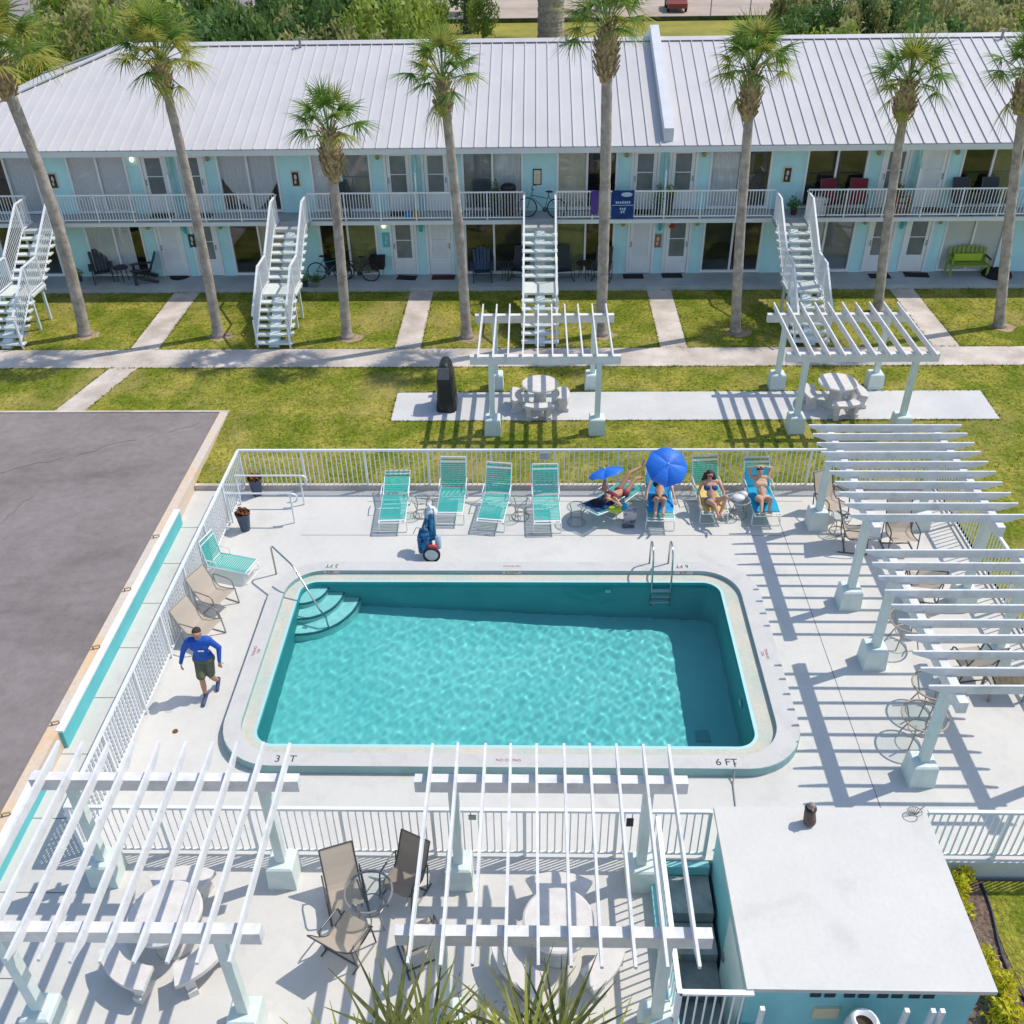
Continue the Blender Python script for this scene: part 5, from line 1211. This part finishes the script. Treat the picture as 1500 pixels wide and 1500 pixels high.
# woman holding her head
J = dict(head=(5.40,19.56,.98), face=(0,-.85,.45), up=(0,.45,.85), chest=(5.42,19.42,.70), pelvis=(5.45,19.14,.50), shl=(5.60,19.54,.82), shr=(5.22,19.54,.82), ell=(5.68,19.66,1.02), wrl=(5.50,19.60,1.10), elr=(5.13,19.66,1.02), wrr=(5.31,19.60,1.10),
  hpl=(5.54,19.10,.49), hpr=(5.36,19.10,.49), knl=(5.56,18.84,.68), anl=(5.50,18.62,.45), tol=(5.52,18.50,.50), knr=(5.35,18.84,.62), anr=(5.32,18.60,.45), tor=(5.31,18.50,.52), hdl=(-1,0,.2), hdr=(1,0,.2), pnl=(0,0,-1), pnr=(0,0,-1), curl=.7)
t, g, H = person('woman in a tan bikini lying with both hands on her head, on the blue towel', (5.45,19.1,.36), J, M['skin'], fw=.86)
cloth(t, 'bikini', M['tan_bikini'], [(g['chest']+V(.07,-.03,.02),g['chest']+V(-.07,-.03,.02),.092,.092),(g['hpl']+V(0,.02,0),g['hpr']+V(0,.02,0),.101,.101)])
c = g['head']; cloth(t, 'hair', M['hair'], [(c+V(0,.045,.02),c+V(0,.01,.05),.085,.08)], .009)
# towels and small bags that lie on the loungers
def towel_on(loc, rz, ang, mt, label, w=.27, y0=.10, L=1.75):
    mb = MB(); n = 26; a = R(ang)
    for i in range(n):
        def pt(t, s):
            u = y0+L*t; z = .385+.012*math.sin(9*t+s*3)
            if u > 1.18: d = u-1.18; return Vector((s*w, 1.18+d*math.cos(a)-.02, z+d*math.sin(a)+.02))
            return Vector((s*w*(1+.10*math.sin(7*t)), u, z))
        mb.add([pt(i/n,-1),pt(i/n,1),pt((i+1)/n,1),pt((i+1)/n,-1)], [(0,1,2,3)])
    q = Matrix.Rotation(rz,4,'Z'); mb.xf(lambda p: q @ p + Vector(loc)); return solo('towel', mb, mt, label, 'towel', smooth=True)
towel_on((5.50,18.62,0), R(2), 55, M['towel_cyan'], 'bright blue towel spread on the rightmost lounger', .29, .12, 1.5)
towel_on((4.28,18.72,0), R(4), 64, M['towel_yellow'], 'yellow towel on the lounger of the woman in sunglasses', .24, .02, 1.2)
towel_on((2.95,18.42,0), R(-3), 40, M['towel_blue'], 'royal blue towel on the lounger under the large umbrella', .30, .30, 1.35)
towel_on((2.48,20.02,0), R(139), 14, M['towel_navy'], 'dark towel on the sideways lounger under the small umbrella', .24, .9, .95)
m = MB(); m.ell((1.88,18.78,.42),.17,.11,.09); solo('lime_bag', m, M['lime'], 'lime yellow bag hanging at the edge of the sideways lounger', 'bag', smooth=True)
m = MB(); m.ell((2.10,18.92,.40),.10,.08,.10); solo('cyan_bag', m, M['towel_cyan'], 'small bright blue bag next to the lime yellow bag', 'bag', smooth=True)
m = MB(); m.caps((1.45,18.80,.52),(1.36,18.95,.52),.07,.06); solo('pillow', m, M['black_cloth'], 'black pillow at the head end of the sideways lounger', 'pillow', smooth=True)
# ---------------------------------------------------------------- small things on the motel
def plaque(x, z, label, mt='plaque_wood', c2='cream'):
    t = thing('wall_plaque', label, 'plaque', (x,YW-.03,z-.25), 'wall plaques with sea creatures')
    m = MB(); m.box(x-.15,x+.15,YW-.055,YW-.024,z-.27,z+.27); m.build('board', M[c2], t)
    m = MB(); m.box(x-.115,x+.115,YW-.062,YW-.0555,z-.235,z+.235); m.build('panel', M[mt], t)
    m = MB(); m.ell((x,YW-.066,z+.07),.05,.012,.09,10,6); m.ell((x-.02,YW-.066,z-.10),.04,.012,.07,10,6); m.build('relief', M['tile_white'], t, smooth=True)
plaque(-17.05,3.80,'dark wall plaque above the far left staircase'); plaque(-8.43,3.80,'wall plaque above the second staircase, beside the shortest palm')
plaque(0.05,3.80,'wall plaque with dark figures above the parked balcony bicycle','cream','plaque_wood'); plaque(8.73,3.80,'wall plaque above the staircase behind the right lawn pergola')
plaque(-12.55,1.62,'lower wall plaque between two doors behind the second palm from the left','plaque_wood','teal'); plaque(4.42,1.50,'lower wall plaque with pale figures between the two doors right of centre','terracotta','teal2'); plaque(-5.42,1.60,'narrow dark teal plaque beside the lit lower porch light','teal','teal')
def doormat(x, y, w_, d_, label, mt='rubber_mat', half=False, z=0.27, rz=0):
    m = MB()
    if half: m.prism([(x+w_/2*math.cos(a), y+d_*.5-d_*math.sin(a)) for a in [math.pi*i/14 for i in range(15)]][::-1], z, z+.018)
    else: m.prism([(x+math.cos(rz)*u-math.sin(rz)*v, y+math.sin(rz)*u+math.cos(rz)*v) for u, v in ((-w_/2,-d_/2),(w_/2,-d_/2),(w_/2,d_/2),(-w_/2,d_/2))], z, z+.018)
    solo('doormat', m, M[mt], label, 'doormat', 'doormats of the motel')
doormat(-13.28,33.95,.74,.42,'half round black doormat behind the second palm from the left',half=True); doormat(-4.75,33.85,.72,.42,'black doormat lying askew left of the dark red mat',rz=-.15); doormat(-3.40,33.86,.84,.42,'dark red doormat at the white lower door','mat_red')
doormat(3.58,33.86,.74,.42,'black lower doormat left of the one at the dark glazed door'); doormat(5.0,33.9,.74,.40,'black doormat at the lower door with dark glass'); doormat(12.5,33.75,.74,.42,'black doormat half hidden by the palm behind the right pergola'); doormat(13.86,33.85,.86,.44,'large black doormat askew near the yellow green bench',rz=-.12)
for x, lb in ((-13.35,'upper'),(-11.9,'second upper'),(-4.77,'third upper'),(3.75,'fourth upper'),(13.9,'fifth upper')): doormat(x,33.88,.74,.40,lb+' dark balcony doormat counted from the left',z=2.615)
def adirondack(x, y, rz, label, mt='charcoal_chair', z=.27):
    t = thing('adirondack_chair', label, 'chair', (x,y,z), 'slatted porch chairs', world=False, rz=rz); c = M[mt]
    m = MB()
    for i in range(5): a = -.24+.12*i; h = .78+.10*math.cos((i-2)*.8); m.bar((a-.0,.22,.30),(a*1.12,.22+h*.42,.30+h*.86),.105,.02,up=(0,-1,.4))
    m.build('backrest', c, t); m = MB()
    for i in range(5): m.bar((-.29,-.30+.12*i,.40-.025*i),(.29,-.30+.12*i,.40-.025*i),.10,.02)
    m.build('seat', c, t)
    for s in (-1, 1):
        m = MB(); m.box(s*.35-.07,s*.35+.07,-.40,.36,.55,.575); m.build('armrest', c, t)
        m = MB(); m.box(s*.33-.02,s*.33+.02,-.34,-.24,0,.55); m.build('leg', c, t); m = MB(); m.bar((s*.33,-.30,.34),(s*.33,.50,.03),.03,.12); m.build('leg', c, t)
adirondack(-16.0,33.75,R(25),'dark slatted chair at far left of the porch, left of a small round table'); adirondack(-14.45,33.65,R(-70),'dark slatted chair turned sideways, right of the small porch table'); adirondack(-1.95,33.62,R(5),'grey blue slatted chair before a lower sliding window, left of the middle staircase','pot_blue')
for x, y, lb, mt in ((-15.25,33.7,'small dark round table between two dark slatted chairs','charcoal_chair'),(-1.05,33.65,'small black bistro table left of the middle staircase','charcoal_chair'),(1.75,33.85,'dark round table between two patio chairs right of the middle staircase','plaque_wood')):
    t = thing('porch_table', lb, 'table', (x,y,.27), 'small porch tables'); m = MB(); m.lathe([(0,.50),(.27,.50),(.27,.54),(0,.54)], c=(x,y,.27), n=18); m.build('tabletop', M[mt], t)
    for k in range(4): a = k*1.57+.4; m = MB(); m.tube([(x+.2*math.cos(a),y+.2*math.sin(a),.27),(x+.14*math.cos(a),y+.14*math.sin(a),.77)], .014, n=6); m.build('leg', M[mt], t)
dk = trans_mat('dark_sling', (0.05,0.055,0.06), .1); pgr = 'sling chairs on the porch'
sling_chair((1.0,33.75,.27), R(10), 'dark mesh patio chair right beside the middle staircase', mt=dk, group=pgr); sling_chair((2.45,33.75,.27), R(-15), 'dark mesh patio chair behind the tallest palm', mt=dk, group=pgr); sling_chair((-.55,33.8,.27), R(-20), 'dark mesh patio chair half hidden by the middle staircase', mt=dk, group=pgr)
def bike(x, y, z, rz, label, c='bike_teal', k=1.0):
    t = thing('bicycle', label, 'bicycle', (x,y,z), 'parked bicycles', world=False, rz=rz); r = .33
    for xx in (-.52, .52):
        m = MB(); m.tube([(xx+r*math.cos(a),0,r+r*math.sin(a)) for a in [2*math.pi*i/26 for i in range(27)]], .022, n=6, cap=False); w_ = m.build('wheel', M['tyre'], t)
        m = MB()
        for i in range(9): a = math.pi*i/9; m.bar((xx-r*math.cos(a),0,r-r*math.sin(a)),(xx+r*math.cos(a),0,r+r*math.sin(a)),.004,.004)
        m.build('spokes', M['greymetal'], w_)
    m = MB(); f = .017
    for p, q in (((-.52,0,r),(-.10,0,.28)),((-.10,0,.28),(-.22,0,.76)),((-.22,0,.76),(-.52,0,r)),((-.10,0,.28),(.36,0,.72)),((-.20,0,.66),(.36,0,.76)),((.34,0,.86),(.52,0,r))): m.tube([p,q], f, n=7)
    m.build('frame', M[c], t); m = MB(); m.ell((-.25,0,.90),.14,.07,.035,10,6); m.tube([(-.22,0,.74),(-.24,0,.89)], .014); m.build('saddle', M['black'], t, smooth=True)
    m = MB(); m.tube([(.24,.27,1.02),(.33,.20,1.04),(.36,0,1.02),(.33,-.20,1.04),(.24,-.27,1.02)], .014); m.tube([(.34,0,.86),(.36,0,1.02)], .016); m.build('handlebar', M['black'], t)
    m = MB(); m.lathe([(0,-.01),(.09,-.01),(.09,.01),(0,.01)], n=14); m.xf(lambda p: Vector((p.x-.10,p.z,p.y+.28))); m.tube([(-.10,-.10,.13),(-.10,-.03,.28)], .01, n=5); m.build('crank', M['black'], t)
bike(.22,33.45,2.615,R(172),'bicycle parked on the balcony at the top of the middle staircase'); bike(-7.50,33.72,.27,R(4),'bicycle left of the palm trunk before a lower sliding window'); bike(-6.55,33.62,.27,R(174),'bicycle right of the palm trunk, overlapping another bicycle','charcoal_chair')
m = MB(); m.frus(-5.80,33.95,.62,1.05,.24,.18,.28,.22); t = thing('cargo_trike', 'black basket on a small stand beside the parked bicycles', 'basket', (-5.8,33.95,.27)); m.build('basket', M['black_cloth'], t)
for sx in (-1,1): m = MB(); m.tube([(-5.8+sx*.2,33.8,.27),(-5.8+sx*.2,33.95,.64)], .014); m.build('leg', M['greymetal'], t)
t['category'] = 'basket'; t.name = 'black_basket'
# yellow green bench and round pet bed
t = thing('porch_bench', 'yellow green painted bench with arched back and cushion on the porch', 'bench', (15.6,33.85,.27)); c = M['bench_green']
m = MB()
for i in range(9): a = -.62+.155*i; h = .92+.10*math.cos(a*2.4); m.bar((15.6+a,34.05,.70),(15.6+a,34.12,.27+h),.11,.025,up=(0,1,0))
m.build('backrest', c, t); m = MB(); m.box(14.93,16.27,33.55,34.05,.68,.73); m.build('seat', c, t)
for sx in (-1,1):
    m = MB(); m.box(15.6+sx*.66-.03,15.6+sx*.66+.03,33.55,34.05,.92,.96); m.build('armrest', M['charcoal_chair'] if sx > 0 else c, t)
    for y in (33.58,34.02): m = MB(); m.box(15.6+sx*.66-.03,15.6+sx*.66+.03,y-.03,y+.03,.27,.92); m.build('leg', c, t)
m = MB(); m.box(15.10,16.10,33.94,34.03,.76,1.02); m.build('cushion', M['lime'], t)
m = MB(); m.lathe([(0,.06),(.26,.06),(.36,.16),(.46,.16),(.52,.05),(.50,0),(0,0)], c=(16.7,33.75,.27), n=24); solo('pet_bed', m, M['black_cloth'], 'round black pet bed on the porch right of the yellow green bench', 'pet bed', smooth=True)
# towels over the balcony rail
def rail_towel(x0, x1, drop, mt, label, deco=None, txt=None):
    t = thing('rail_towel', label, 'towel', ((x0+x1)/2,YB-.02,3.6-drop), 'towels over the balcony rail'); m = MB(); n = 14
    for i in range(n):
        f = lambda u: YB-.015+.012*math.sin(u*9+x0)
        a, b = x0+(x1-x0)*i/n, x0+(x1-x0)*(i+1)/n
        m.add([(a,f(a)-.01,3.60-drop),(b,f(b)-.01,3.60-drop),(b,f(b),3.60),(a,f(a),3.60),(a,YB+.09,3.58),(b,YB+.09,3.58),(a,YB+.10,3.2),(b,YB+.10,3.2)], [(0,1,2,3),(3,2,5,4),(4,5,7,6)])
    m.build('cloth', mt, t, smooth=True)
    return t
t = rail_towel(1.90,2.16,.82,M['towel_purple'],'purple towel hanging over the balcony rail left of the tallest palm'); t = rail_towel(2.17,2.50,.70,M['gold'],'gold towel with dark marks hanging over the balcony rail')
for i, (dx, dz) in enumerate(((.06,.14),(.12,.30),(.05,.46),(.16,.56))): m = MB(); m.ell((2.2+dx,YB-.042,3.6-dz),.05,.006,.06,8,5); m.build('print_mark', M['plaque_wood'], t)
t = rail_towel(2.62,3.38,.97,M['towel_navy'],'navy blue beach towel with pale print over the balcony rail right of the tallest palm')
m = MB(); m.ell((3.12,YB-.045,3.47),.20,.008,.08,12,6); m.build('print_mark', plain('pale_print',(0.42,0.55,0.66),.9), t, smooth=True)
for z, w_ in ((3.20,.50),(2.98,.20),(2.88,.12)):
    rn = random.Random(int(z*100))
    x = 3.0-w_/2
    while x < 3.0+w_/2: 
        m = MB(); m.box(x,x+.05,YB-.042,YB-.035,z-.05*rn.uniform(.6,1),z+.05*rn.uniform(.6,1)); m.build('print_letter', M['pale_print'], t); x += .075
m = MB(); m.box(2.63,3.37,YB-.041,YB-.035,3.095,3.115); m.build('print_line', M['pale_print'], t)
# balcony plants and furniture
def pot_plant(x, y, z, label, potm, leafm, h, r, seed, n=150, ph_=.25):
    t = thing('potted_plant', label, 'plant', (x,y,z), 'potted plants of the motel'); m = MB(); m.lathe([(.09,0),(.13,ph_),(.11,ph_),(0,ph_-.03)], c=(x,y,z), n=14); m.build('pot', potm, t)
    m = MB(); leafy(m, (x,y,z+ph_), (r,r,h), n, .085, random.Random(seed)); m.build('foliage', leafm, t)
pot_plant(-1.42,33.75,2.615,'leafy dark plant on the balcony left of the middle staircase',M['pot_blue'],M['leafa'],.85,.16,1,160,.4); pot_plant(4.28,33.6,2.615,'slim dark plant on the balcony beside a privacy fin',M['pot_blue'],M['leafa'],.75,.16,2,150,.35); pot_plant(4.66,33.6,2.615,'balcony plant with yellow green top on a dark stand',M['plaque_wood'],M['leafb'],.28,.22,3,110,.75)
pot_plant(12.45,33.6,2.615,'bushy green plant in a terracotta pot on the right balcony',M['terracotta'],M['leafa'],.42,.30,4,200,.62); pot_plant(8.98,33.55,2.615,'dark bushy plant at the top of the right staircase',M['plaque_wood'],M['leafa'],.48,.24,5,160,.22); pot_plant(-8.35,33.1,.27,'green potted plant on the porch next to the second staircase',M['pot_blue'],M['leafb'],.36,.20,6,120,.2); pot_plant(-7.95,33.05,.27,'low dark plant in a grey pot right of the second staircase',M['greymetal'],M['leafa'],.25,.2,7,110,.2); pot_plant(-16.9,33.7,.27,'small potted plant at far left of the porch',M['pot_blue'],M['leafb'],.3,.18,8,100,.2)
t = thing('shelf_rack', 'rust orange shelf rack standing below the terracotta plant pot', 'shelf', (12.6,33.5,2.615))
for z in (2.70,3.0,3.22): m = MB(); m.box(12.30,12.85,33.30,33.50,z,z+.03); m.build('shelf', M['terracotta'], t)
for x in (12.31,12.84): m = MB(); m.box(x-.015,x+.015,33.30,33.50,2.615,3.25); m.build('side_panel', M['terracotta'], t)
sling_chair((10.2,33.75,2.615), R(15), 'balcony chair with dark red sling, right of the fourth staircase', mt=trans_mat('dark_red_sling',(0.20,0.015,0.03),.1), group='sling chairs on the balcony'); sling_chair((11.15,33.75,2.615), R(-12), 'second dark red balcony chair, left of the terracotta plant', mt=M.get('dark_red_sling') or plain('dark_red_sling2',(0.20,0.015,0.03),.8), group='sling chairs on the balcony')
for x, lb in ((-6.9,'leftmost'),(-1.9,'second')): sling_chair((x,33.8,2.615), R(8), lb+' dark balcony chair behind the railing, left half of the motel', mt=dk, group='sling chairs on the balcony')
for x, lb in ((14.7,'left'),(15.7,'right')): sling_chair((x,33.75,2.615), R(0), lb+' dark balcony chair at the far right window', mt=dk, group='sling chairs on the balcony')
m = MB(); m.frus(-.95,33.75,2.615,3.55,.22,.20,.27,.22); m.ell((-.95,33.75,3.56),.29,.23,.16); solo('balcony_grill', m, M['cover'], 'small dark covered grill on the balcony left of the middle staircase', 'grill', smooth=False)
m = MB(); m.ell((9.75,33.55,3.15),.38,.12,.08); m.box(9.4,10.1,33.5,33.62,2.615,3.12); solo('balcony_box', m, M['bag_white'], 'pale covered box on the balcony right of the fourth staircase', 'box')
m = MB(); m.lathe([(0,0),(.10,.02),(.11,.10),(.05,.13),(.0,.2)], c=(4.86,33.95,2.02), n=12); solo('hanging_feeder', m, M['red'], 'small red hanging feeder beside the lower plaque right of centre', 'feeder', smooth=True)
for i, (x, z, c_) in enumerate(((-4.45,2.60,'towel_blue'),(-4.15,2.60,'gold'))):
    m = MB(); m.frus(x,33.42,2.615,2.84,.09,.07,.11,.08); solo('toy_bin', m, M[c_], ['small blue bin on the balcony floor behind the railing','small golden bin on the balcony floor behind the railing'][i], 'bin')

# ---------------------------------------------------------------- behind the motel
poly_sheet('far_lawn', [(-60,47.5),(80,47.5),(80,93.0),(-60,93.0)], LZ+.012, M['farlawn'])
poly_sheet('sand_lot', [(-140,80),(-28,80),(-28,92.5),(-140,92.5)], LZ+.020, M['sand'])
poly_sheet('sand_strip', [(-28,93.1),(140,93.1),(140,112),(-28,112)], LZ+.018, M['sand'])
poly_sheet('road', [(-200,96.5),(-28,96.5),(-28,135),(-200,135)], LZ+.024, M['road'])
m = MB(); m.box(-60,140,93.02,93.3,LZ,LZ+.35); hd = struct('low_hedge', m, mat('hedge_green',(0.035,0.05,0.02),.9,c2=(0.08,0.09,0.03),scale=2)); hd['kind'] = 'structure'; hd.name = 'verge'
CR = []
def crown_mesh(kind, seed, n=2400, s=.17):
    rn = random.Random(seed); mb = MB(); blobs = []
    for i in range(16): a = rn.uniform(0,6.28); r = rn.uniform(.15,.80)**.7; blobs.append((Vector((r*math.cos(a)*.8, r*math.sin(a)*.8, rn.uniform(.12,.95)*(1-.35*r))), rn.uniform(.20,.40)))
    for i in range(n):
        c, r = rn.choice(blobs); d = Vector((rn.gauss(0,1),rn.gauss(0,1),rn.gauss(0,1))).normalized()*r*(.55+.45*rn.random()); p = c+d
        if p.z < 0: p.z *= -.3
        u = Vector((rn.uniform(-1,1),rn.uniform(-1,1),rn.uniform(-.6,.8))).normalized(); v = u.cross(Vector((rn.uniform(-1,1),rn.uniform(-1,1),.5))).normalized(); k = s*rn.uniform(.35,.8)
        mb.add([p-v*k*.4, p+u*k*.5-v*k*.15, p+u*k, p+u*k*.45+v*k*.5], [(0,1,2,3)])
    me = bpy.data.meshes.new('crown'); me.from_pydata(mb.v, [], mb.f); me.materials.append(M[kind]); return me
for kd in ('leafa','leafb','leafc'):
    for sd in (1, 2): CR.append(crown_mesh(kd, sd+len(CR)*3))
trm = MB(); trm.tube([(0,0,0),(.04,.02,.35),(-.03,.03,.7)], [.055,.04,.02], n=7)
for k in range(5): a = k*1.3; trm.tube([(0.02,.02,.3+.06*k),(.45*math.cos(a),.45*math.sin(a),.62+.05*k)], [.022,.008], n=5)
tme = bpy.data.meshes.new('trunk'); tme.from_pydata(trm.v, [], trm.f); tme.materials.append(M['wood'])
def tree(x, y, r, h, ci, label, grp='trees behind the motel'):
    t = thing('background_tree', label, 'tree', (x,y,LZ), grp, world=False)
    c = bpy.data.objects.new('crown', CR[ci]); col.objects.link(c); c.parent = t; c.location = (0,0,h*.16); c.scale = (r,r,h*.84); c.rotation_euler = (0,0,random.uniform(0,6.28))
    k = bpy.data.objects.new('trunk', tme); col.objects.link(k); k.parent = t; k.scale = (r*.9,r*.9,h)
random.seed(21)
def px_x(px, y):      # rough picture column -> x at distance y, for spreading the tree belt
    return (px-790)*y/1407*1.0
KN = ['dense dark green tree','dark green tree','mid green leafy tree','bright green tree','olive tree','loose olive green tree']
WH = ['in the tree belt behind the left half of the roof','in the tree belt behind the right half of the roof','at the far left behind the hipped roof end']
cnt = {}
def put(px, y, r, h, ci, wh):
    tree(px_x(px, y), y, r, h, ci, KN[ci]+' '+wh)
belt = []
for i in range(26): belt.append((300+i*13+random.uniform(-10,10), random.uniform(56,74), random.uniform(2.0,3.3), random.uniform(4.6,6.6), random.choice((0,0,1,1,2,3,4,5)), 0))
for i in range(30): belt.append((1125+i*14.5+random.uniform(-10,10), random.uniform(56,76), random.uniform(2.0,3.4), random.uniform(4.2,6.0), random.choice((0,1,1,2,4,5,5)), 1))
for px, y, r, h, ci in ((140,62,3.0,5.2,3),(175,66,3.2,5.6,5),(215,63,3.2,6.2,4),(262,60,3.4,6.4,3),(165,84,3.2,5.0,2),(230,82,3.6,6.6,4),(285,78,3.6,7.4,0),(200,92,3.4,5.4,5),(10,63,2.6,3.6,2),(-30,70,3,4.6,3),(620,80,2.6,4.2,2),(655,86,2.0,3.2,3)): belt.append((px,y,r,h,ci,2 if px < 290 else 0))
used = {}
for px, y, r, h, ci, w_ in belt:
    lb = KN[ci]+' '+WH[w_]; used.setdefault(lb, 0); used[lb] += 1
    tree(px_x(px, y), y, r, h, ci, lb, grp=lb.replace('tree ','trees ',1))
tree(-4.2, 84, 1.5, 3.8, 2, 'leafy young tree beyond the ridge just left of the thick palm trunk', grp='trees beyond the lawn'); tree(px_x(700,98), 98, 3.0, 6.0, 0, 'dark tree at the top edge just left of the thick palm trunk', grp='trees beyond the lawn'); tree(px_x(870,99), 99, 2.6, 3.8, 1, 'dark low tree at the top edge right of the thick palm trunk', grp='trees beyond the lawn')
m = MB(); m.tube([(-5.6,88,LZ),(-5.5,88,3),(-5.9,88,8)], [.45,.36,.3], n=10)
t = thing('dark_trunk_tree', 'dark ivy covered trunk beyond the ridge, left of the thick palm trunk', 'tree', (-5.6,88,LZ)); m.build('trunk', M['wood'], t)
m = MB(); leafy(m,(-5.7,88,.2),(.9,.9,7.5),420,.32,random.Random(3)); m.build('foliage', M['leafa'], t)
palm('shaggy thick trunked palm beyond the ridge, near the middle of the top edge', (1.2,84.5,LB), (1.2,84.5,6.6), (0,0), 1.05, 1.0, 3.2, (1.6,.5), 22, 31, 0.2)
bpy.data.objects[-1] if False else None
def car(x, y, rz, mt, label):
    t = thing('parked_car', label, 'car', (x,y,LZ+.02), 'cars far behind the motel', world=False, rz=rz); m = MB()
    prof = [(-2.2,.35),(-2.25,.75),(-1.6,.92),(-1.0,1.42),(.55,1.45),(1.2,.98),(2.15,.85),(2.25,.40)]
    vs = [(a,-.86 if b < 1 else -.68,b) for a,b in prof]+[(a,.86 if b < 1 else .68,b) for a,b in prof]; n = 8
    m.add(vs, [tuple(range(n)),tuple(range(n,2*n))[::-1]]+[(k,(k+1)%n,n+(k+1)%n,n+k) for k in range(n)]); m.build('body', mt, t)
    m = MB(); m.box(-1.15,.75,-.72,.72,1.02,1.36); m.build('window', M['doorglass'], t)
    for wx in (-1.4,1.4):
        for wy in (-.80,.80):
            m = MB(); m.lathe([(0,-.1),(.33,-.1),(.33,.1),(0,.1)], n=16); m.xf(lambda p: Vector((wx+p.x,wy+p.z,.33+p.y))); m.build('wheel', M['tyre'], t)
car(12.9, 99.5, R(88), M['car_red'], 'red vehicle at the top edge right of the tallest palm'); car(-40.5, 91.2, R(4), M['car_dark'], 'dark teal car at the upper left beyond the hipped roof')
for x in (15.2,18.6,22.0):
    m = MB(); m.tube([(x,93.6,LZ),(x,93.6,1.9)], .05, n=6); solo('fence_stake', m, M['greymetal'], 'thin grey stake beside the sand strip at the top edge', 'post', 'thin stakes by the sand strip')
# ---------------------------------------------------------------- grass tufts: ragged edges along the concrete and loose clumps in the lawn
def tufts():
    rn = random.Random(77); mb = [MB(), MB(), MB()]
    def tuft(x, y, z, h, k=4):
        m = mb[rn.choice((0,0,1,1,2))]
        for _ in range(k):
            a = rn.uniform(0,6.28); l = rn.uniform(.5,1)*h; w_ = rn.uniform(.006,.012); dx, dy = math.cos(a), math.sin(a); s = rn.uniform(.2,.9)
            bx_, by_ = x+rn.uniform(-.03,.03), y+rn.uniform(-.03,.03)
            m.add([(bx_-dy*w_,by_+dx*w_,z),(bx_+dy*w_,by_-dx*w_,z),(bx_+dx*l*s,by_+dy*l*s,z+l)], [(0,1,2)])
    def edge(x0, y0, x1, y1, side, n):
        L = math.hypot(x1-x0,y1-y0); nx, ny = -(y1-y0)/L*side, (x1-x0)/L*side
        for i in range(int(n*L)):
            t = rn.random(); o = abs(rn.gauss(0,.03))-.005; tuft(x0+(x1-x0)*t+nx*o, y0+(y1-y0)*t+ny*o, LZ, rn.uniform(.03,.085))
    for y, s in ((26.88,-1),(28.17,1)): edge(-19,y,19,y,s,22)
    for y, s in ((23.53,-1),(25.21,1)): edge(-4.08,y,12.95,y,s,22)
    edge(-4.08,23.53,-4.08,25.2,1,22); edge(12.93,23.55,12.98,25.24,-1,22)
    for x0, x1 in ((-13.14,-12.22),(-4.53,-3.70),(3.99,4.85),(12.62,13.46)): edge(x0,28.17,x0,32.3,1,20); edge(x1,28.17,x1,32.3,-1,20)
    edge(-13.95,24.1,-13.30,26.88,1,20); edge(-13.06,24.1,-12.45,26.88,-1,20); edge(-8.84,24.0,-8.84,20.4,1,20); edge(-8.84,20.36,9.95,20.36,1,18); edge(-19,32.88,19,32.88,-1,12)
    for i in range(15000):
        x = rn.uniform(-19,19); y = rn.uniform(20.4,32.8)
        if x < -8.9 and y < 24.15: continue
        if 26.85 < y < 28.2 or (23.5 < y < 25.25 and -4.1 < x < 13.0): continue
        if y > 28 and any(a < x < b for a, b in ((-13.16,-12.2),(-4.56,-3.68),(3.97,4.88),(12.58,13.5))): continue
        if -14.1 < x < -12.3 and 24 < y < 26.9: continue
        tuft(x, y, LZ, rn.uniform(.03,.07), 3)
    for m, c in zip(mb, ((0.10,0.15,0.012),(0.20,0.21,0.02),(0.34,0.28,0.07))):
        o = m.build('grass_tufts', trans_mat('grass_blade', c, .3, .7)); tag(o, kind='stuff')
tufts()
